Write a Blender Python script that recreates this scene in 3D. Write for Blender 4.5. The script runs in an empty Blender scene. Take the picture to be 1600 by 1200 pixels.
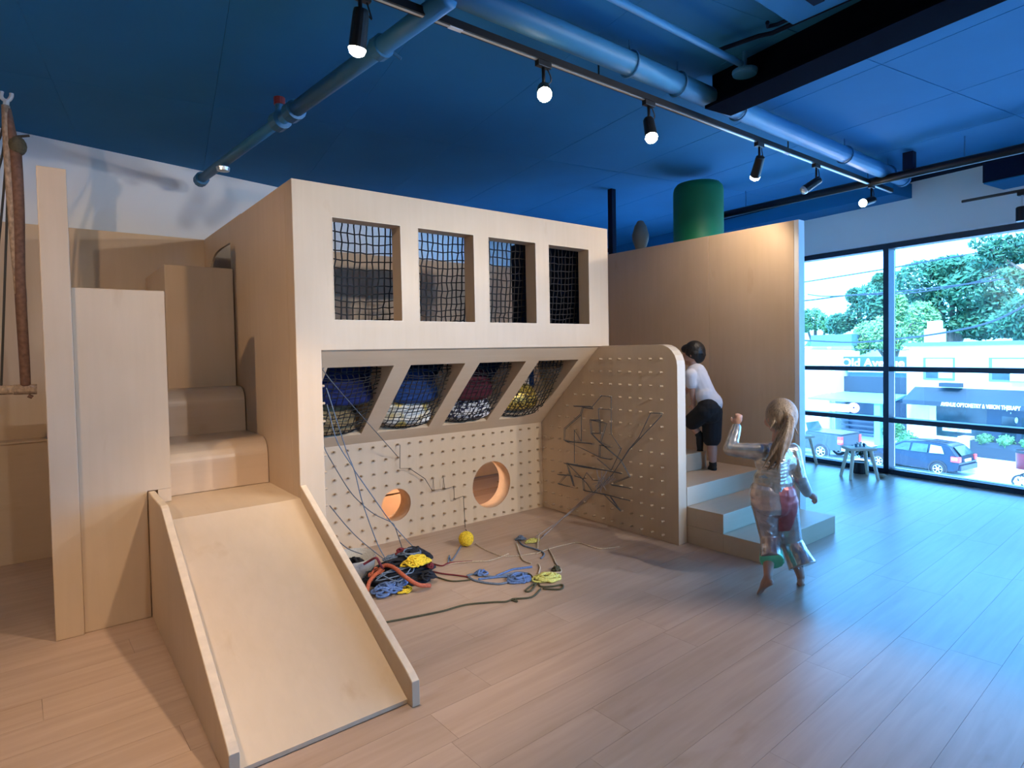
import bpy, bmesh, math, random
import numpy as np
from mathutils import Vector, Matrix, Euler
random.seed(7)
S = bpy.context.scene
COL = S.collection
R = math.radians
# ---------------------------------------------------------------- camera
CF, CYAW, CPIT, CROLL, CCY, CH = 940.25, .9026, .0295, .0191, 576.34, 1.45
_fw = np.array([math.cos(CYAW)*math.cos(CPIT), math.sin(CYAW)*math.cos(CPIT), -math.sin(CPIT)])
_r = np.array([math.sin(CYAW), -math.cos(CYAW), 0.]); _d = np.cross(_fw, _r)
_c, _s = math.cos(CROLL), math.sin(CROLL)
CM = np.array([_c*_r+_s*_d, -_s*_r+_c*_d, _fw])
cam_d = bpy.data.cameras.new('camera'); cam = bpy.data.objects.new('camera', cam_d); COL.objects.link(cam)
_m = Matrix.Identity(4)
for i in range(3):
    _m[i][0] = CM[0][i]; _m[i][1] = -CM[1][i]; _m[i][2] = -CM[2][i]
_m[2][3] = CH
cam.matrix_world = _m
cam_d.sensor_fit = 'HORIZONTAL'; cam_d.sensor_width = 36; cam_d.lens = CF/1600*36
cam_d.shift_y = -(600-CCY)/1600; cam_d.clip_start = .05; cam_d.clip_end = 400
S.camera = cam
# ---------------------------------------------------------------- view, world, sun
S.view_settings.view_transform = 'Standard'; S.view_settings.look = 'None'
S.view_settings.gamma = 1; S.view_settings.exposure = 0.7
S.view_settings.use_curve_mapping = False
W = bpy.data.worlds.new('sky'); S.world = W; W.use_nodes = True
bg = W.node_tree.nodes['Background']
bg.inputs[0].default_value = (.12, .46, 1.0, 1); bg.inputs[1].default_value = 8.2
TH = R(7.5)
EW = Vector((math.sin(TH), math.cos(TH), 0)); EN = Vector((math.cos(TH), -math.sin(TH), 0)); P0 = Vector((7.26, 1.446, 0))
def EX(w, n, z=0.): return P0 + EW*w + EN*n + Vector((0, 0, z))
sun_d = bpy.data.lights.new('sun', 'SUN'); sun_d.energy = 7.0; sun_d.angle = R(25); sun_d.color = (.76, .91, 1)
sun = bpy.data.objects.new('sun', sun_d); COL.objects.link(sun)
sun.rotation_euler = (EN*.62 + EW*.25 + Vector((0, 0, -.75))).to_track_quat('-Z', 'Y').to_euler()
# window portal: guides the sky light through the glazed wall
pd = bpy.data.lights.new('window_portal', 'AREA'); pd.shape = 'RECTANGLE'; pd.size = 8.8; pd.size_y = 2.5
pd.cycles.is_portal = True
po = bpy.data.objects.new('window_portal', pd); COL.objects.link(po)
po2d = bpy.data.lights.new('front_window_portal', 'AREA'); po2d.shape = 'RECTANGLE'; po2d.size = 2.2; po2d.size_y = 2.5; po2d.cycles.is_portal = True
po2 = bpy.data.objects.new('front_window_portal', po2d); COL.objects.link(po2); po2.location = (5.0, -4.72, 1.33); po2.rotation_euler = Vector((0, 1, 0)).to_track_quat('-Z', 'Z').to_euler()
po.location = EX(-.2, .3, 1.3); po.rotation_euler = (-EN).to_track_quat('-Z', 'Z').to_euler()

def spot(name, loc, target, power, angle=60, blend=.6, color=(1, .82, .63), radius=.035, parent=None):
    d = bpy.data.lights.new(name, 'SPOT'); d.energy = power; d.spot_size = R(angle); d.spot_blend = blend
    d.color = color; d.shadow_soft_size = radius
    o = bpy.data.objects.new(name, d); COL.objects.link(o)
    o.location = loc; o.rotation_euler = (Vector(target)-Vector(loc)).to_track_quat('-Z', 'Y').to_euler()
    return o
# ---------------------------------------------------------------- pixel ray to a real plane (photo frame 1600x1200)
def ray(x, y): return CM.T @ np.array([(x-800)/CF, (y-CCY)/CF, 1])
def on(x, y, ax, v):
    d = ray(x, y); o = np.array([0, 0, CH]); t = (v-o[ax])/d[ax]
    return Vector(o+t*d)
def onx(x, y, v): return on(x, y, 0, v)
def ony(x, y, v): return on(x, y, 1, v)
def onz(x, y, v=0.): return on(x, y, 2, v)
def onn(x, y, n):
    d = Vector(ray(x, y)); o = Vector((0, 0, CH)); t = (EX(0, n)-o).dot(EN)/d.dot(EN)
    return o+d*t
def wnz(p): q = p-P0; return q.dot(EW), q.dot(EN), q.z
# ---------------------------------------------------------------- materials
def nt(name):
    m = bpy.data.materials.new(name); m.use_nodes = True
    return m, m.node_tree, m.node_tree.nodes['Principled BSDF']
def setp(b, **k):
    for a, v in k.items():
        b.inputs[a.replace('_', ' ')].default_value = v
def mat(name, col, rough=.6, metal=0., var=.06, scale=8., bump=0., spec=None, stretch=(1, 1, 1), detail=4):
    m, t, b = nt(name); N = t.nodes; L = t.links
    setp(b, Roughness=rough, Metallic=metal)
    if spec is not None: b.inputs['Specular IOR Level'].default_value = spec
    tc = N.new('ShaderNodeTexCoord'); mp = N.new('ShaderNodeMapping'); mp.inputs['Scale'].default_value = stretch
    no = N.new('ShaderNodeTexNoise'); no.inputs['Scale'].default_value = scale; no.inputs['Detail'].default_value = detail
    rp = N.new('ShaderNodeValToRGB'); e = rp.color_ramp.elements
    e[0].position = .3; e[1].position = .7
    e[0].color = tuple(c*(1-var) for c in col)+(1,); e[1].color = tuple(min(1, c*(1+var)) for c in col)+(1,)
    L.new(tc.outputs['Object'], mp.inputs[0]); L.new(mp.outputs[0], no.inputs['Vector'])
    L.new(no.outputs[0], rp.inputs[0]); L.new(rp.outputs[0], b.inputs['Base Color'])
    if bump:
        bp = N.new('ShaderNodeBump'); bp.inputs['Strength'].default_value = bump; bp.inputs['Distance'].default_value = .01
        L.new(no.outputs[0], bp.inputs['Height']); L.new(bp.outputs[0], b.inputs['Normal'])
    return m
def mat2(name, ca, cb, scale, rough=.8, lo=.45, hi=.55, metal=0.):
    m, t, b = nt(name); N = t.nodes; L = t.links; setp(b, Roughness=rough, Metallic=metal)
    tc = N.new('ShaderNodeTexCoord'); no = N.new('ShaderNodeTexNoise'); no.inputs['Scale'].default_value = scale; no.inputs['Detail'].default_value = 1
    rp = N.new('ShaderNodeValToRGB'); e = rp.color_ramp.elements; e[0].position = lo; e[1].position = hi
    e[0].color = tuple(ca)+(1,); e[1].color = tuple(cb)+(1,)
    L.new(tc.outputs['Object'], no.inputs['Vector']); L.new(no.outputs[0], rp.inputs[0]); L.new(rp.outputs[0], b.inputs['Base Color'])
    return m
def emit(name, col, s):
    m, t, b = nt(name); setp(b, Emission_Strength=s); b.inputs['Base Color'].default_value = (.8, .8, .8, 1)
    b.inputs['Emission Color'].default_value = tuple(col)+(1,); return m
def wood(name, axis='z', base=(.60, .455, .315), rough=.48, random_tone=0., con=1.):
    m, t, b = nt(name); N = t.nodes; L = t.links
    setp(b, Roughness=rough)
    tc = N.new('ShaderNodeTexCoord'); mp = N.new('ShaderNodeMapping')
    sc = {'x': (1.1, 14, 14), 'y': (14, 1.1, 14), 'z': (14, 14, 1.1)}[axis]
    mp.inputs['Scale'].default_value = sc
    oi = N.new('ShaderNodeObjectInfo'); ad = N.new('ShaderNodeVectorMath'); ad.operation = 'ADD'
    ml = N.new('ShaderNodeMath'); ml.operation = 'MULTIPLY'; ml.inputs[1].default_value = 37.0 if random_tone else 0.0
    L.new(oi.outputs['Random'], ml.inputs[0])
    L.new(tc.outputs['Object'], ad.inputs[0]); L.new(ml.outputs[0], ad.inputs[1]); L.new(ad.outputs[0], mp.inputs[0])
    n1 = N.new('ShaderNodeTexNoise'); n1.inputs['Scale'].default_value = 1.6; n1.inputs['Detail'].default_value = 6; n1.inputs['Distortion'].default_value = .5
    n2 = N.new('ShaderNodeTexNoise'); n2.inputs['Scale'].default_value = 2.3; n2.inputs['Detail'].default_value = 3
    n3 = N.new('ShaderNodeTexNoise'); n3.inputs['Scale'].default_value = 7; n3.inputs['Detail'].default_value = 4
    L.new(mp.outputs[0], n1.inputs['Vector']); L.new(ad.outputs[0], n2.inputs['Vector'])
    mp2 = N.new('ShaderNodeMapping'); mp2.inputs['Scale'].default_value = tuple(.35 if s < 2 else 1 for s in sc)
    L.new(ad.outputs[0], mp2.inputs[0]); L.new(mp2.outputs[0], n3.inputs['Vector'])
    r1 = N.new('ShaderNodeValToRGB'); e = r1.color_ramp.elements; e[0].position = .32; e[1].position = .68
    e[0].color = (base[0]*(1-.028*con), base[1]*(1-.035*con), base[2]*(1-.045*con), 1); e[1].color = (base[0]*(1+.015*con), base[1]*(1+.015*con), base[2]*(1+.02*con), 1)
    L.new(n1.outputs[0], r1.inputs[0])
    r2 = N.new('ShaderNodeValToRGB'); e = r2.color_ramp.elements; e[0].position = .3; e[1].position = .72
    e[0].color = (.93, .91, .88, 1); e[1].color = (1.0, 1.0, 1.0, 1); L.new(n2.outputs[0], r2.inputs[0])
    r3 = N.new('ShaderNodeValToRGB'); e = r3.color_ramp.elements; e[0].position = .22; e[1].position = .34
    e[0].color = (.86, .79, .70, 1); e[1].color = (1, 1, 1, 1); L.new(n3.outputs[0], r3.inputs[0])
    m1 = N.new('ShaderNodeMixRGB'); m1.blend_type = 'MULTIPLY'; m1.inputs[0].default_value = 1
    L.new(r1.outputs[0], m1.inputs[1]); L.new(r2.outputs[0], m1.inputs[2])
    m2 = N.new('ShaderNodeMixRGB'); m2.blend_type = 'MULTIPLY'; m2.inputs[0].default_value = .8
    L.new(m1.outputs[0], m2.inputs[1]); L.new(r3.outputs[0], m2.inputs[2])
    out = m2.outputs[0]
    if random_tone:
        hs = N.new('ShaderNodeHueSaturation'); mr = N.new('ShaderNodeMapRange')
        mr.inputs['To Min'].default_value = 1-random_tone; mr.inputs['To Max'].default_value = 1+random_tone
        L.new(oi.outputs['Random'], mr.inputs['Value']); L.new(mr.outputs[0], hs.inputs['Value'])
        L.new(out, hs.inputs['Color']); out = hs.outputs[0]
    L.new(out, b.inputs['Base Color'])
    bp = N.new('ShaderNodeBump'); bp.inputs['Strength'].default_value = .06; bp.inputs['Distance'].default_value = .004
    L.new(n1.outputs[0], bp.inputs['Height']); L.new(bp.outputs[0], b.inputs['Normal'])
    return m
def glass(name, tint=(.93, .97, 1.0)):
    m = bpy.data.materials.new(name); m.use_nodes = True; t = m.node_tree; N = t.nodes; L = t.links
    N.remove(N['Principled BSDF'])
    tr = N.new('ShaderNodeBsdfTransparent'); tr.inputs[0].default_value = tuple(tint)+(1,)
    gl = N.new('ShaderNodeBsdfGlossy'); gl.inputs['Roughness'].default_value = .02
    fr = N.new('ShaderNodeFresnel'); fr.inputs['IOR'].default_value = 1.45
    mx = N.new('ShaderNodeMixShader'); L.new(fr.outputs[0], mx.inputs[0]); L.new(tr.outputs[0], mx.inputs[1]); L.new(gl.outputs[0], mx.inputs[2])
    L.new(mx.outputs[0], N['Material Output'].inputs[0]); return m
M = {}
M['ply_z'] = wood('birch_plywood_upright', 'z'); M['ply_x'] = wood('birch_plywood_lengthwise', 'x'); M['ply_y'] = wood('birch_plywood_sloped', 'y')
M['ply_edge'] = mat('plywood_edge', (.66, .53, .39), .6, var=.07, scale=25, stretch=(1, 1, 1))
M['plank'] = wood('oak_floor_plank', 'x', (.455, .328, .248), .36, .04, 3.4)
M['sub'] = mat('floor_joint', (.40, .29, .22), .7)
M['peg'] = mat('birch_dowel', (.46, .34, .23), .7)
M['tan_wall'] = mat('tan_wall_panel', (.46, .29, .16), .8, var=.03)
M['white'] = mat('white_wall_paint', (.80, .80, .79), .85, var=.015, scale=3)
M['white_trim'] = mat('white_trim_paint', (.78, .79, .80), .6, var=.01)
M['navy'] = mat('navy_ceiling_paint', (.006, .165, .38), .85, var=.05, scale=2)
M['navy_dark'] = mat('dark_navy_paint_and_shade', (.006, .014, .035), .85, var=.05, spec=.1)  # paint on fittings; dark stand-in for shade on rear wall and in loft
M['beam'] = mat('near_black_beam_paint', (.002, .004, .010), .95, var=.05, spec=.02)
M['pipe'] = mat('navy_pipe_paint', (.025, .16, .33), .5, var=.05)
M['black_metal'] = mat('black_metal', (.012, .012, .014), .4, .3, var=.1)
M['frame'] = mat('dark_window_frame', (.02, .028, .05), .45, .2, var=.05)
M['steel'] = mat('galvanised_steel', (.7, .7, .68), .35, .9)
M['bulb'] = emit('lit_bulb', (1, .80, .55), 60)
M['glass'] = glass('window_glass')
M['net'] = mat('black_net_cord', (.012, .010, .011), .9, var=.2, scale=60)
M['green'] = mat('green_foam', (.0, .16, .06), .55, var=.04)
# ---------------------------------------------------------------- mesh helpers
def link(o): COL.objects.link(o); return o
def empty(name, loc=(0, 0, 0), rz=0.):
    o = bpy.data.objects.new(name, None); link(o); o.location = loc; o.rotation_euler = (0, 0, rz); o.empty_display_size = .05; return o
def tag(o, label=None, cat=None, group=None, kind=None):
    if label: o['label'] = label
    if cat: o['category'] = cat
    if group: o['group'] = group
    if kind: o['kind'] = kind
    return o
def thing(name, label, cat, loc=(0, 0, 0), rz=0., group=None): return tag(empty(name, loc, rz), label, cat, group)
class MB:
    def __init__(s): s.bm = bmesh.new()
    def box(s, x0, y0, z0, x1, y1, z1):
        v = [s.bm.verts.new(p) for p in ((x0,y0,z0),(x1,y0,z0),(x1,y1,z0),(x0,y1,z0),(x0,y0,z1),(x1,y0,z1),(x1,y1,z1),(x0,y1,z1))]
        for f in ((0,3,2,1),(4,5,6,7),(0,1,5,4),(1,2,6,5),(2,3,7,6),(3,0,4,7)): s.bm.faces.new([v[i] for i in f])
        return s
    def obox(s, o, a, b, c):
        """box from corner o along vectors a, b, c"""
        o, a, b, c = map(Vector, (o, a, b, c))
        v = [s.bm.verts.new(p) for p in (o, o+a, o+a+b, o+b, o+c, o+a+c, o+a+b+c, o+b+c)]
        for f in ((0,3,2,1),(4,5,6,7),(0,1,5,4),(1,2,6,5),(2,3,7,6),(3,0,4,7)): s.bm.faces.new([v[i] for i in f])
        return s
    def prism(s, pts, d):
        """polygon pts (3D) extruded by vector d"""
        d = Vector(d); a = [s.bm.verts.new(Vector(p)) for p in pts]; b = [s.bm.verts.new(Vector(p)+d) for p in pts]
        n = len(pts); s.bm.faces.new(a); s.bm.faces.new(b[::-1])
        for i in range(n): s.bm.faces.new((a[i], b[i], b[(i+1) % n], a[(i+1) % n]))
        return s
    def tube(s, pts, r, n=6, closed=False, cap=True):
        pts = [Vector(p) for p in pts]; k = len(pts)
        rr = r if isinstance(r, (list, tuple)) else [r]*k
        rings = []; up = None
        for i, p in enumerate(pts):
            if closed: t = pts[(i+1) % k]-pts[i-1]
            else: t = pts[min(i+1, k-1)]-pts[max(i-1, 0)]
            if t.length < 1e-9: t = Vector((0, 0, 1))
            t.normalize()
            if up is None: up = t.orthogonal().normalized()
            else:
                up = up - t*up.dot(t)
                up = up.normalized() if up.length > 1e-6 else t.orthogonal().normalized()
            q = t.cross(up)
            rings.append([s.bm.verts.new(p+(up*math.cos(2*math.pi*j/n)+q*math.sin(2*math.pi*j/n))*rr[i]) for j in range(n)])
        for i in range(k if closed else k-1):
            a, b = rings[i], rings[(i+1) % k]
            for j in range(n): s.bm.faces.new((a[j], a[(j+1) % n], b[(j+1) % n], b[j]))
        if cap and not closed:
            s.bm.faces.new(rings[0][::-1]); s.bm.faces.new(rings[-1])
        return s
    def lathe(s, prof, c=(0, 0, 0), n=24, axis=(0, 0, 1)):
        """profile [(r, h)] spun about axis through c"""
        ax = Vector(axis).normalized(); u = ax.orthogonal().normalized(); v = ax.cross(u); c = Vector(c); rings = []
        for r, h in prof:
            if r < 1e-6: rings.append([s.bm.verts.new(c+ax*h)])
            else: rings.append([s.bm.verts.new(c+ax*h+(u*math.cos(2*math.pi*j/n)+v*math.sin(2*math.pi*j/n))*r) for j in range(n)])
        for a, b in zip(rings, rings[1:]):
            for j in range(n):
                k = (j+1) % n
                if len(a) == 1 and len(b) == 1: continue
                if len(a) == 1: s.bm.faces.new((a[0], b[k], b[j]))
                elif len(b) == 1: s.bm.faces.new((a[j], a[k], b[0]))
                else: s.bm.faces.new((a[j], a[k], b[k], b[j]))
        return s
    def ball(s, c, r, n=12, m=8, rot=None):
        r = Vector(r) if isinstance(r, (tuple, list, Vector)) else Vector((r, r, r)); c = Vector(c)
        g = []
        for i in range(m+1):
            th = math.pi*i/m
            row = []
            for j in range(n):
                p = Vector((r.x*math.sin(th)*math.cos(2*math.pi*j/n), r.y*math.sin(th)*math.sin(2*math.pi*j/n), r.z*math.cos(th)))
                if rot: p = rot @ p
                row.append(c+p)
                if i in (0, m): break
            g.append([s.bm.verts.new(p) for p in row])
        for a, b in zip(g, g[1:]):
            for j in range(n):
                k = (j+1) % n
                if len(a) == 1: s.bm.faces.new((a[0], b[j], b[k]))
                elif len(b) == 1: s.bm.faces.new((a[k], a[j], b[0]))
                else: s.bm.faces.new((a[k], a[j], b[j], b[k]))
        return s
    def plate(s, outline, holes, o, ea, eb, t):
        """flat board: outline and holes in (a, b), thickness vector t"""
        o, ea, eb, t = map(Vector, (o, ea, eb, t)); es = []
        for lp in [outline]+list(holes):
            vs = [s.bm.verts.new(o+ea*a+eb*b) for a, b in lp]
            for i in range(len(vs)): es.append(s.bm.edges.new((vs[i], vs[(i+1) % len(vs)])))
        f = bmesh.ops.triangle_fill(s.bm, use_beauty=True, use_dissolve=False, edges=es)
        fs = [g for g in f['geom'] if isinstance(g, bmesh.types.BMFace)]
        ex = bmesh.ops.extrude_face_region(s.bm, geom=fs)
        bmesh.ops.translate(s.bm, vec=t, verts=[v for v in ex['geom'] if isinstance(v, bmesh.types.BMVert)])
        return s
    def mesh(s, name, m, smooth=False, fix=True):
        if fix: bmesh.ops.recalc_face_normals(s.bm, faces=s.bm.faces)
        me = bpy.data.meshes.new(name); s.bm.to_mesh(me); s.bm.free()
        if m is not None:
            for x in (m if isinstance(m, (list, tuple)) else [m]): me.materials.append(x)
        if smooth: me.polygons.foreach_set('use_smooth', [True]*len(me.polygons))
        return me
    def build(s, name, m, parent=None, smooth=False, bevel=0., loc=None, fix=True):
        o = link(bpy.data.objects.new(name, s.mesh(name, m, smooth, fix)))
        if parent:
            o.parent = parent
            if parent.location.length > 0 or parent.rotation_euler.z:   # children are authored in world space
                o.matrix_parent_inverse = (Matrix.Translation(parent.location) @ parent.rotation_euler.to_matrix().to_4x4()).inverted()
        if bevel:
            b = o.modifiers.new('edge', 'BEVEL'); b.width = bevel; b.segments = 2; b.limit_method = 'ANGLE'; b.angle_limit = R(40)
        return o
def copy_tree(o, parent=None):
    c = o.copy(); link(c)
    if parent: c.parent = parent
    for ch in list(o.children): copy_tree(ch, c)
    return c
def inst(name, me, loc, parent=None, rot=None):
    o = link(bpy.data.objects.new(name, me)); o.location = loc
    if rot is not None: o.rotation_euler = rot
    if parent:
        o.parent = parent
        if parent.location.length > 0: o.matrix_parent_inverse = Matrix.Translation(parent.location).inverted()
    return o
def smooth_path(pts, k=6, closed=False):
    pts = [Vector(p) for p in pts]; n = len(pts); out = []
    for i in range(n if closed else n-1):
        g = (lambda j: pts[j % n]) if closed else (lambda j: pts[max(0, min(n-1, j))])
        p0, p1, p2, p3 = g(i-1), g(i), g(i+1), g(i+2)
        for j in range(k):
            t = j/k; out.append(.5*((2*p1)+(p2-p0)*t+(2*p0-5*p1+4*p2-p3)*t*t+(3*p1-p0-3*p2+p3)*t**3))
    if not closed: out.append(pts[-1])
    return out
def arc(cx, cy, r, a0, a1, n=10): return [(cx+r*math.cos(R(a0+(a1-a0)*i/n)), cy+r*math.sin(R(a0+(a1-a0)*i/n))) for i in range(n+1)]
def rect(a0, b0, a1, b1): return [(a0, b0), (a1, b0), (a1, b1), (a0, b1)]
X, Y, Z = Vector((1, 0, 0)), Vector((0, 1, 0)), Vector((0, 0, 1))
# ================================================================ room shell
CEIL = 3.15
def wallx(y): return P0.x + (y-P0.y)*math.tan(TH)
def struct(o): o['kind'] = 'structure'; return o
# floor slab follows the room outline; the boards over the part in sight are single planks
floor = struct(MB().prism([(-2.7, -4.6, -.012), (wallx(-4.6)+.15, -4.6, -.012), (wallx(8.2)+.15, 8.2, -.012), (-2.7, 8.2, -.012)], (0, 0, -.2)).build('floor', M['sub']))
pw, pl = .2, 1.3
ang = R(1.5)
def plank_mesh(L):
    m = MB(); m.box(.0005, .0005, -.012, L-.0005, pw-.0005, 0); return m.mesh('plank', M['plank'])
pmesh = plank_mesh(pl)
cnt = 0
rng = random.Random(3)
for r_ in range(-1, 33):
    y = .25+r_*pw
    off = rng.random()*pl
    k = 0
    x = -1.05-off
    while True:
        px = Vector((x*math.cos(ang)-y*math.sin(ang), x*math.sin(ang)+y*math.cos(ang), 0))
        xe = wallx(px.y)+.0
        if px.x > xe-.05: break
        L = min(pl, (xe-px.x)/math.cos(ang)-.01)
        vis = not (px.y > 4.35 and px.x > .9 and px.x < 2.4) and not (px.y > 5.9) and not (px.y < .8 and px.x < 1.2) and px.x+L > -.9
        if px.y > 4.3 and 3.3 < px.x < 6.0 and px.x+L < 7: vis = False
        if px.y < 1.2 and px.x < .2: vis = False
        if vis:
            me = pmesh if L > pl-.001 else plank_mesh(L)
            o = inst('plank', me, px, floor, (0, 0, ang)); cnt += 1
        x += pl
# ceiling: precast boards under a slab
ceil = struct(MB().prism([(-2.7, -4.6, CEIL+.02), (wallx(-4.6)+.15, -4.6, CEIL+.02), (wallx(8.2)+.15, 8.2, CEIL+.02), (-2.7, 8.2, CEIL+.02)], (0, 0, .25)).build('ceiling', M['navy_dark']))
cw, cl = .88, 2.45
CTH = R(9.0); cw_dir = Vector((math.sin(CTH), math.cos(CTH), 0)); cn_dir = Vector((math.cos(CTH), -math.sin(CTH), 0))
def cpanel(L, Wd, g_=.003):
    m = MB(); m.box(g_, g_, 0, Wd-g_, L-g_, .019)
    return m.mesh('ceiling_panel', M['navy'])
cmesh = cpanel(cl, cw); cmesh2 = cpanel(cl, cw, .0008)
n0 = Vector((4.09, 1.50, 0))           # a joint crossing read from the photo
for i in range(-8, 5):
    for j in range(-3, 4):
        o_ = n0 + cn_dir*(i*cw) + cw_dir*(j*cl + (0 if i % 2 == 0 else -.0))
        cxy = o_ + cn_dir*cw/2 + cw_dir*cl/2
        if cxy.x < -2.9 or cxy.y < -5.5 or cxy.y > 8.6 or cxy.x > wallx(cxy.y)+.5: continue
        if o_.x+cw > wallx(o_.y)-.02 and i >= 3: continue
        inst('ceiling_panel', cmesh if cxy.x > 3.4 else cmesh2, (o_.x, o_.y, CEIL), ceil, (0, 0, -CTH))
# walls
def bw(x): return 5.817+.2245*x          # rear wall line, slightly turned against the room
struct(MB().prism([(-2.7, bw(-2.7), 0), (5.7, bw(5.7), 0), (5.7, bw(5.7)+.15, 0), (-2.7, bw(-2.7)+.15, 0)], (0, 0, CEIL+.02)).build('wall_back', M['white']))
struct(MB().prism([(5.7, bw(5.7), 0), (8.3, bw(8.3), 0), (8.3, bw(8.3)+.15, 0), (5.7, bw(5.7)+.15, 0)], (0, 0, CEIL+.02)).build('wall_back', M['navy_dark']))  # right end of rear wall coloured dark in place of unlit far space
struct(MB().box(-2.85, -4.6, -.2, -2.7, 8.2, CEIL+.2).build('wall_left', M['tan_wall']))
struct(MB().box(-2.85, -4.75, -.2, 3.9, -4.6, CEIL+.2).box(6.1, -4.75, -.2, wallx(-4.6)+.15, -4.6, CEIL+.2).box(3.9, -4.75, -.2, 6.1, -4.6, .05).box(3.9, -4.75, 2.60, 6.1, -4.6, CEIL+.2).build('wall_front', M['tan_wall']))
win2 = struct(empty('window_2', (5, -4.7, 0)))
for x0, x1 in ((3.9, 3.96), (4.97, 5.03), (6.04, 6.1)): MB().box(x0, -4.74, .05, x1, -4.62, 2.6).build('mullion', M['frame'], win2)
for z0, z1 in ((.05, .11), (1.14, 1.20), (2.54, 2.60)): MB().box(3.9, -4.735, z0, 6.1, -4.625, z1).build('transom', M['frame'], win2)
for x0, x1 in ((3.95, 4.98), (5.02, 6.05)):
    for z0, z1 in ((.1, 1.15), (1.19, 2.55)): MB().box(x0, -4.68, z0, x1, -4.674, z1).build('pane', M['glass'], win2)
# glazed wall
WL, WRT = 4.2, -4.6
HEAD = 2.585
wr = struct(MB().obox(EX(WL, 0, HEAD), EW*(WRT-WL), EN*.2, Z*(CEIL+.2-HEAD)).obox(EX(7.0, 0, -.2), EW*(WL-7.0), EN*.2, Z*(CEIL+.4)).obox(EX(WRT, 0, -.2), EW*(-1.2), EN*.2, Z*(CEIL+.4)).obox(EX(WL, -.004, -.2), EW*(WRT-WL), EN*.22, Z*.195).build('wall_right', M['white']))
win = struct(empty('window_1', EX(0, 0, 0)))
mulls = [3.65, 1.245, -1.15, -3.55]
for w in mulls: MB().obox(EX(w-.029, 0, 0), EW*.058, EN*.147, Z*(HEAD-.04)).build('mullion', M['frame'], win, bevel=.003)
edges = [WL]+mulls+[WRT]
MB().obox(EX(WL, .002, HEAD-.085), EW*(WRT-WL), EN*.145, Z*.06).build('window_head', M['frame'], win)
MB().obox(EX(WL, -.012, HEAD-.022), EW*(WRT-WL), EN*.16, Z*.022).build('head_trim', M['white_trim'], win)
MB().obox(EX(WL, .0, 0), EW*(WRT-WL), EN*.15, Z*.055).build('window_sill', M['frame'], win, bevel=.003)
MB().obox(EX(WL, .06, .055), EW*(WRT-WL), EN*.085, Z*.004).build('sill_plate', M['white_trim'], win)
zs = (.055, .60, 1.17, HEAD-.08)
for a, b in zip(edges, edges[1:]):
    for z in zs[1:3]:
        MB().obox(EX(a-.029, .004, z-.026), EW*(b-a+.058), EN*.14, Z*.052).build('transom', M['frame'], win, bevel=.003)
    for z0, z1 in zip(zs, zs[1:]):
        MB().obox(EX(a-.03, .120, z0+.02), EW*(b-a+.06), EN*.006, Z*(z1-z0-.04)).build('pane', M['glass'], win)
# dropped bulkhead over the glazing and a duct box near the frame's edge
struct(MB().obox(EX(.976, -.38, 3.0), EW*4.5, EN*.379, Z*.15).build('trim_1', M['navy']))
dct = thing('duct_box', 'dark blue duct box hung at the ceiling by the glazed wall', 'duct', EX(-1, -.3, 2.9))
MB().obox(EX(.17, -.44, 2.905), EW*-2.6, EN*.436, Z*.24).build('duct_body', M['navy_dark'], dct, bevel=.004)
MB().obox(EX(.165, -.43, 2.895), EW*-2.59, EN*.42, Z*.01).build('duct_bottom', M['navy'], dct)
# big dark crossbeam
bx = thing('ceiling_beam', 'deep dark blue steel beam crossing the ceiling', 'beam', (3.3, 1.2, 2.93))
def BN(n, w, z): return Vector((0, 0, z)) + EN*n + EW*w
MB().obox(BN(3.06, 2.62, 2.95), EW*-7, EN*.025, Z*.199).build('beam_web', M['beam'], bx)
MB().obox(BN(2.99, 2.62, 2.93), EW*-7, EN*.24, Z*.02).build('beam_flange', M['beam'], bx)
# ---------------------------------------------------------------- pipes
def pipe(name, label, cat, pts, r, m=None, n=14, extra=None):
    t = thing(name, label, cat, pts[0])
    MB().tube(pts, r, n).build('pipe_run', m or M['pipe'], t, smooth=True)
    return t
def hanger(t, p, r, drop=True):
    ax = X
    MB().tube([Vector(p)+Vector((0, r*1.12*math.cos(a*math.pi/8), r*1.12*math.sin(a*math.pi/8))) for a in range(16)], .006, 6, closed=True).build('clamp_ring', M['pipe'], t)
    if drop: MB().tube([Vector(p)+Z*r, Vector((p[0], p[1], CEIL))], .005, 6).build('hanger_rod', M['pipe'], t)
pa = pipe('sprinkler_main', 'thick blue pipe running along the ceiling beside the track', 'pipe', [(-1.0, 2.22, 3.02), (6.55, 2.22, 3.02)], .062)
for x in (1.0, 2.62, 3.05, 3.7, 5.3, 6.2): hanger(pa, (x, 2.22, 3.02), .062)
for x in (-1.0, 6.55): MB().lathe([(.001, -.02), (.07, -.02), (.07, .02), (.001, .02)], (x, 2.22, 3.02), 14, X).build('end_cap', M['pipe'], pa, smooth=False)
pb = pipe('branch_pipe', 'dark blue pipe running from the rear wall towards the lamp track', 'pipe', [(1.15, 5.62, 2.96), (1.30, 3.75, 2.96)], .036)
MB().tube([(1.30, 3.75, 2.96), (1.43, 2.2, 2.96)], .045, 14).build('wide_run', M['pipe'], pb, smooth=True)
for p in ((1.30, 3.78, 2.96), (1.28, 3.98, 2.96)): MB().lathe([(.03, -.05), (.062, -.045), (.062, .045), (.03, .05)], p, 14, (-.08, 1, 0)).build('coupling', M['pipe'], pb)
for p in ((1.385, 2.75, 2.96),):
    MB().lathe([(.03, -.03), (.058, -.028), (.058, .028), (.03, .03)], p, 14, (-.08, 1, 0)).build('coupling', M['pipe'], pb)
    MB().tube([Vector(p)+Vector((.05, 0, .0)), Vector(p)+Vector((.1, -.02, -.035))], .008, 6).build('bolt', M['pipe'], pb)
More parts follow.
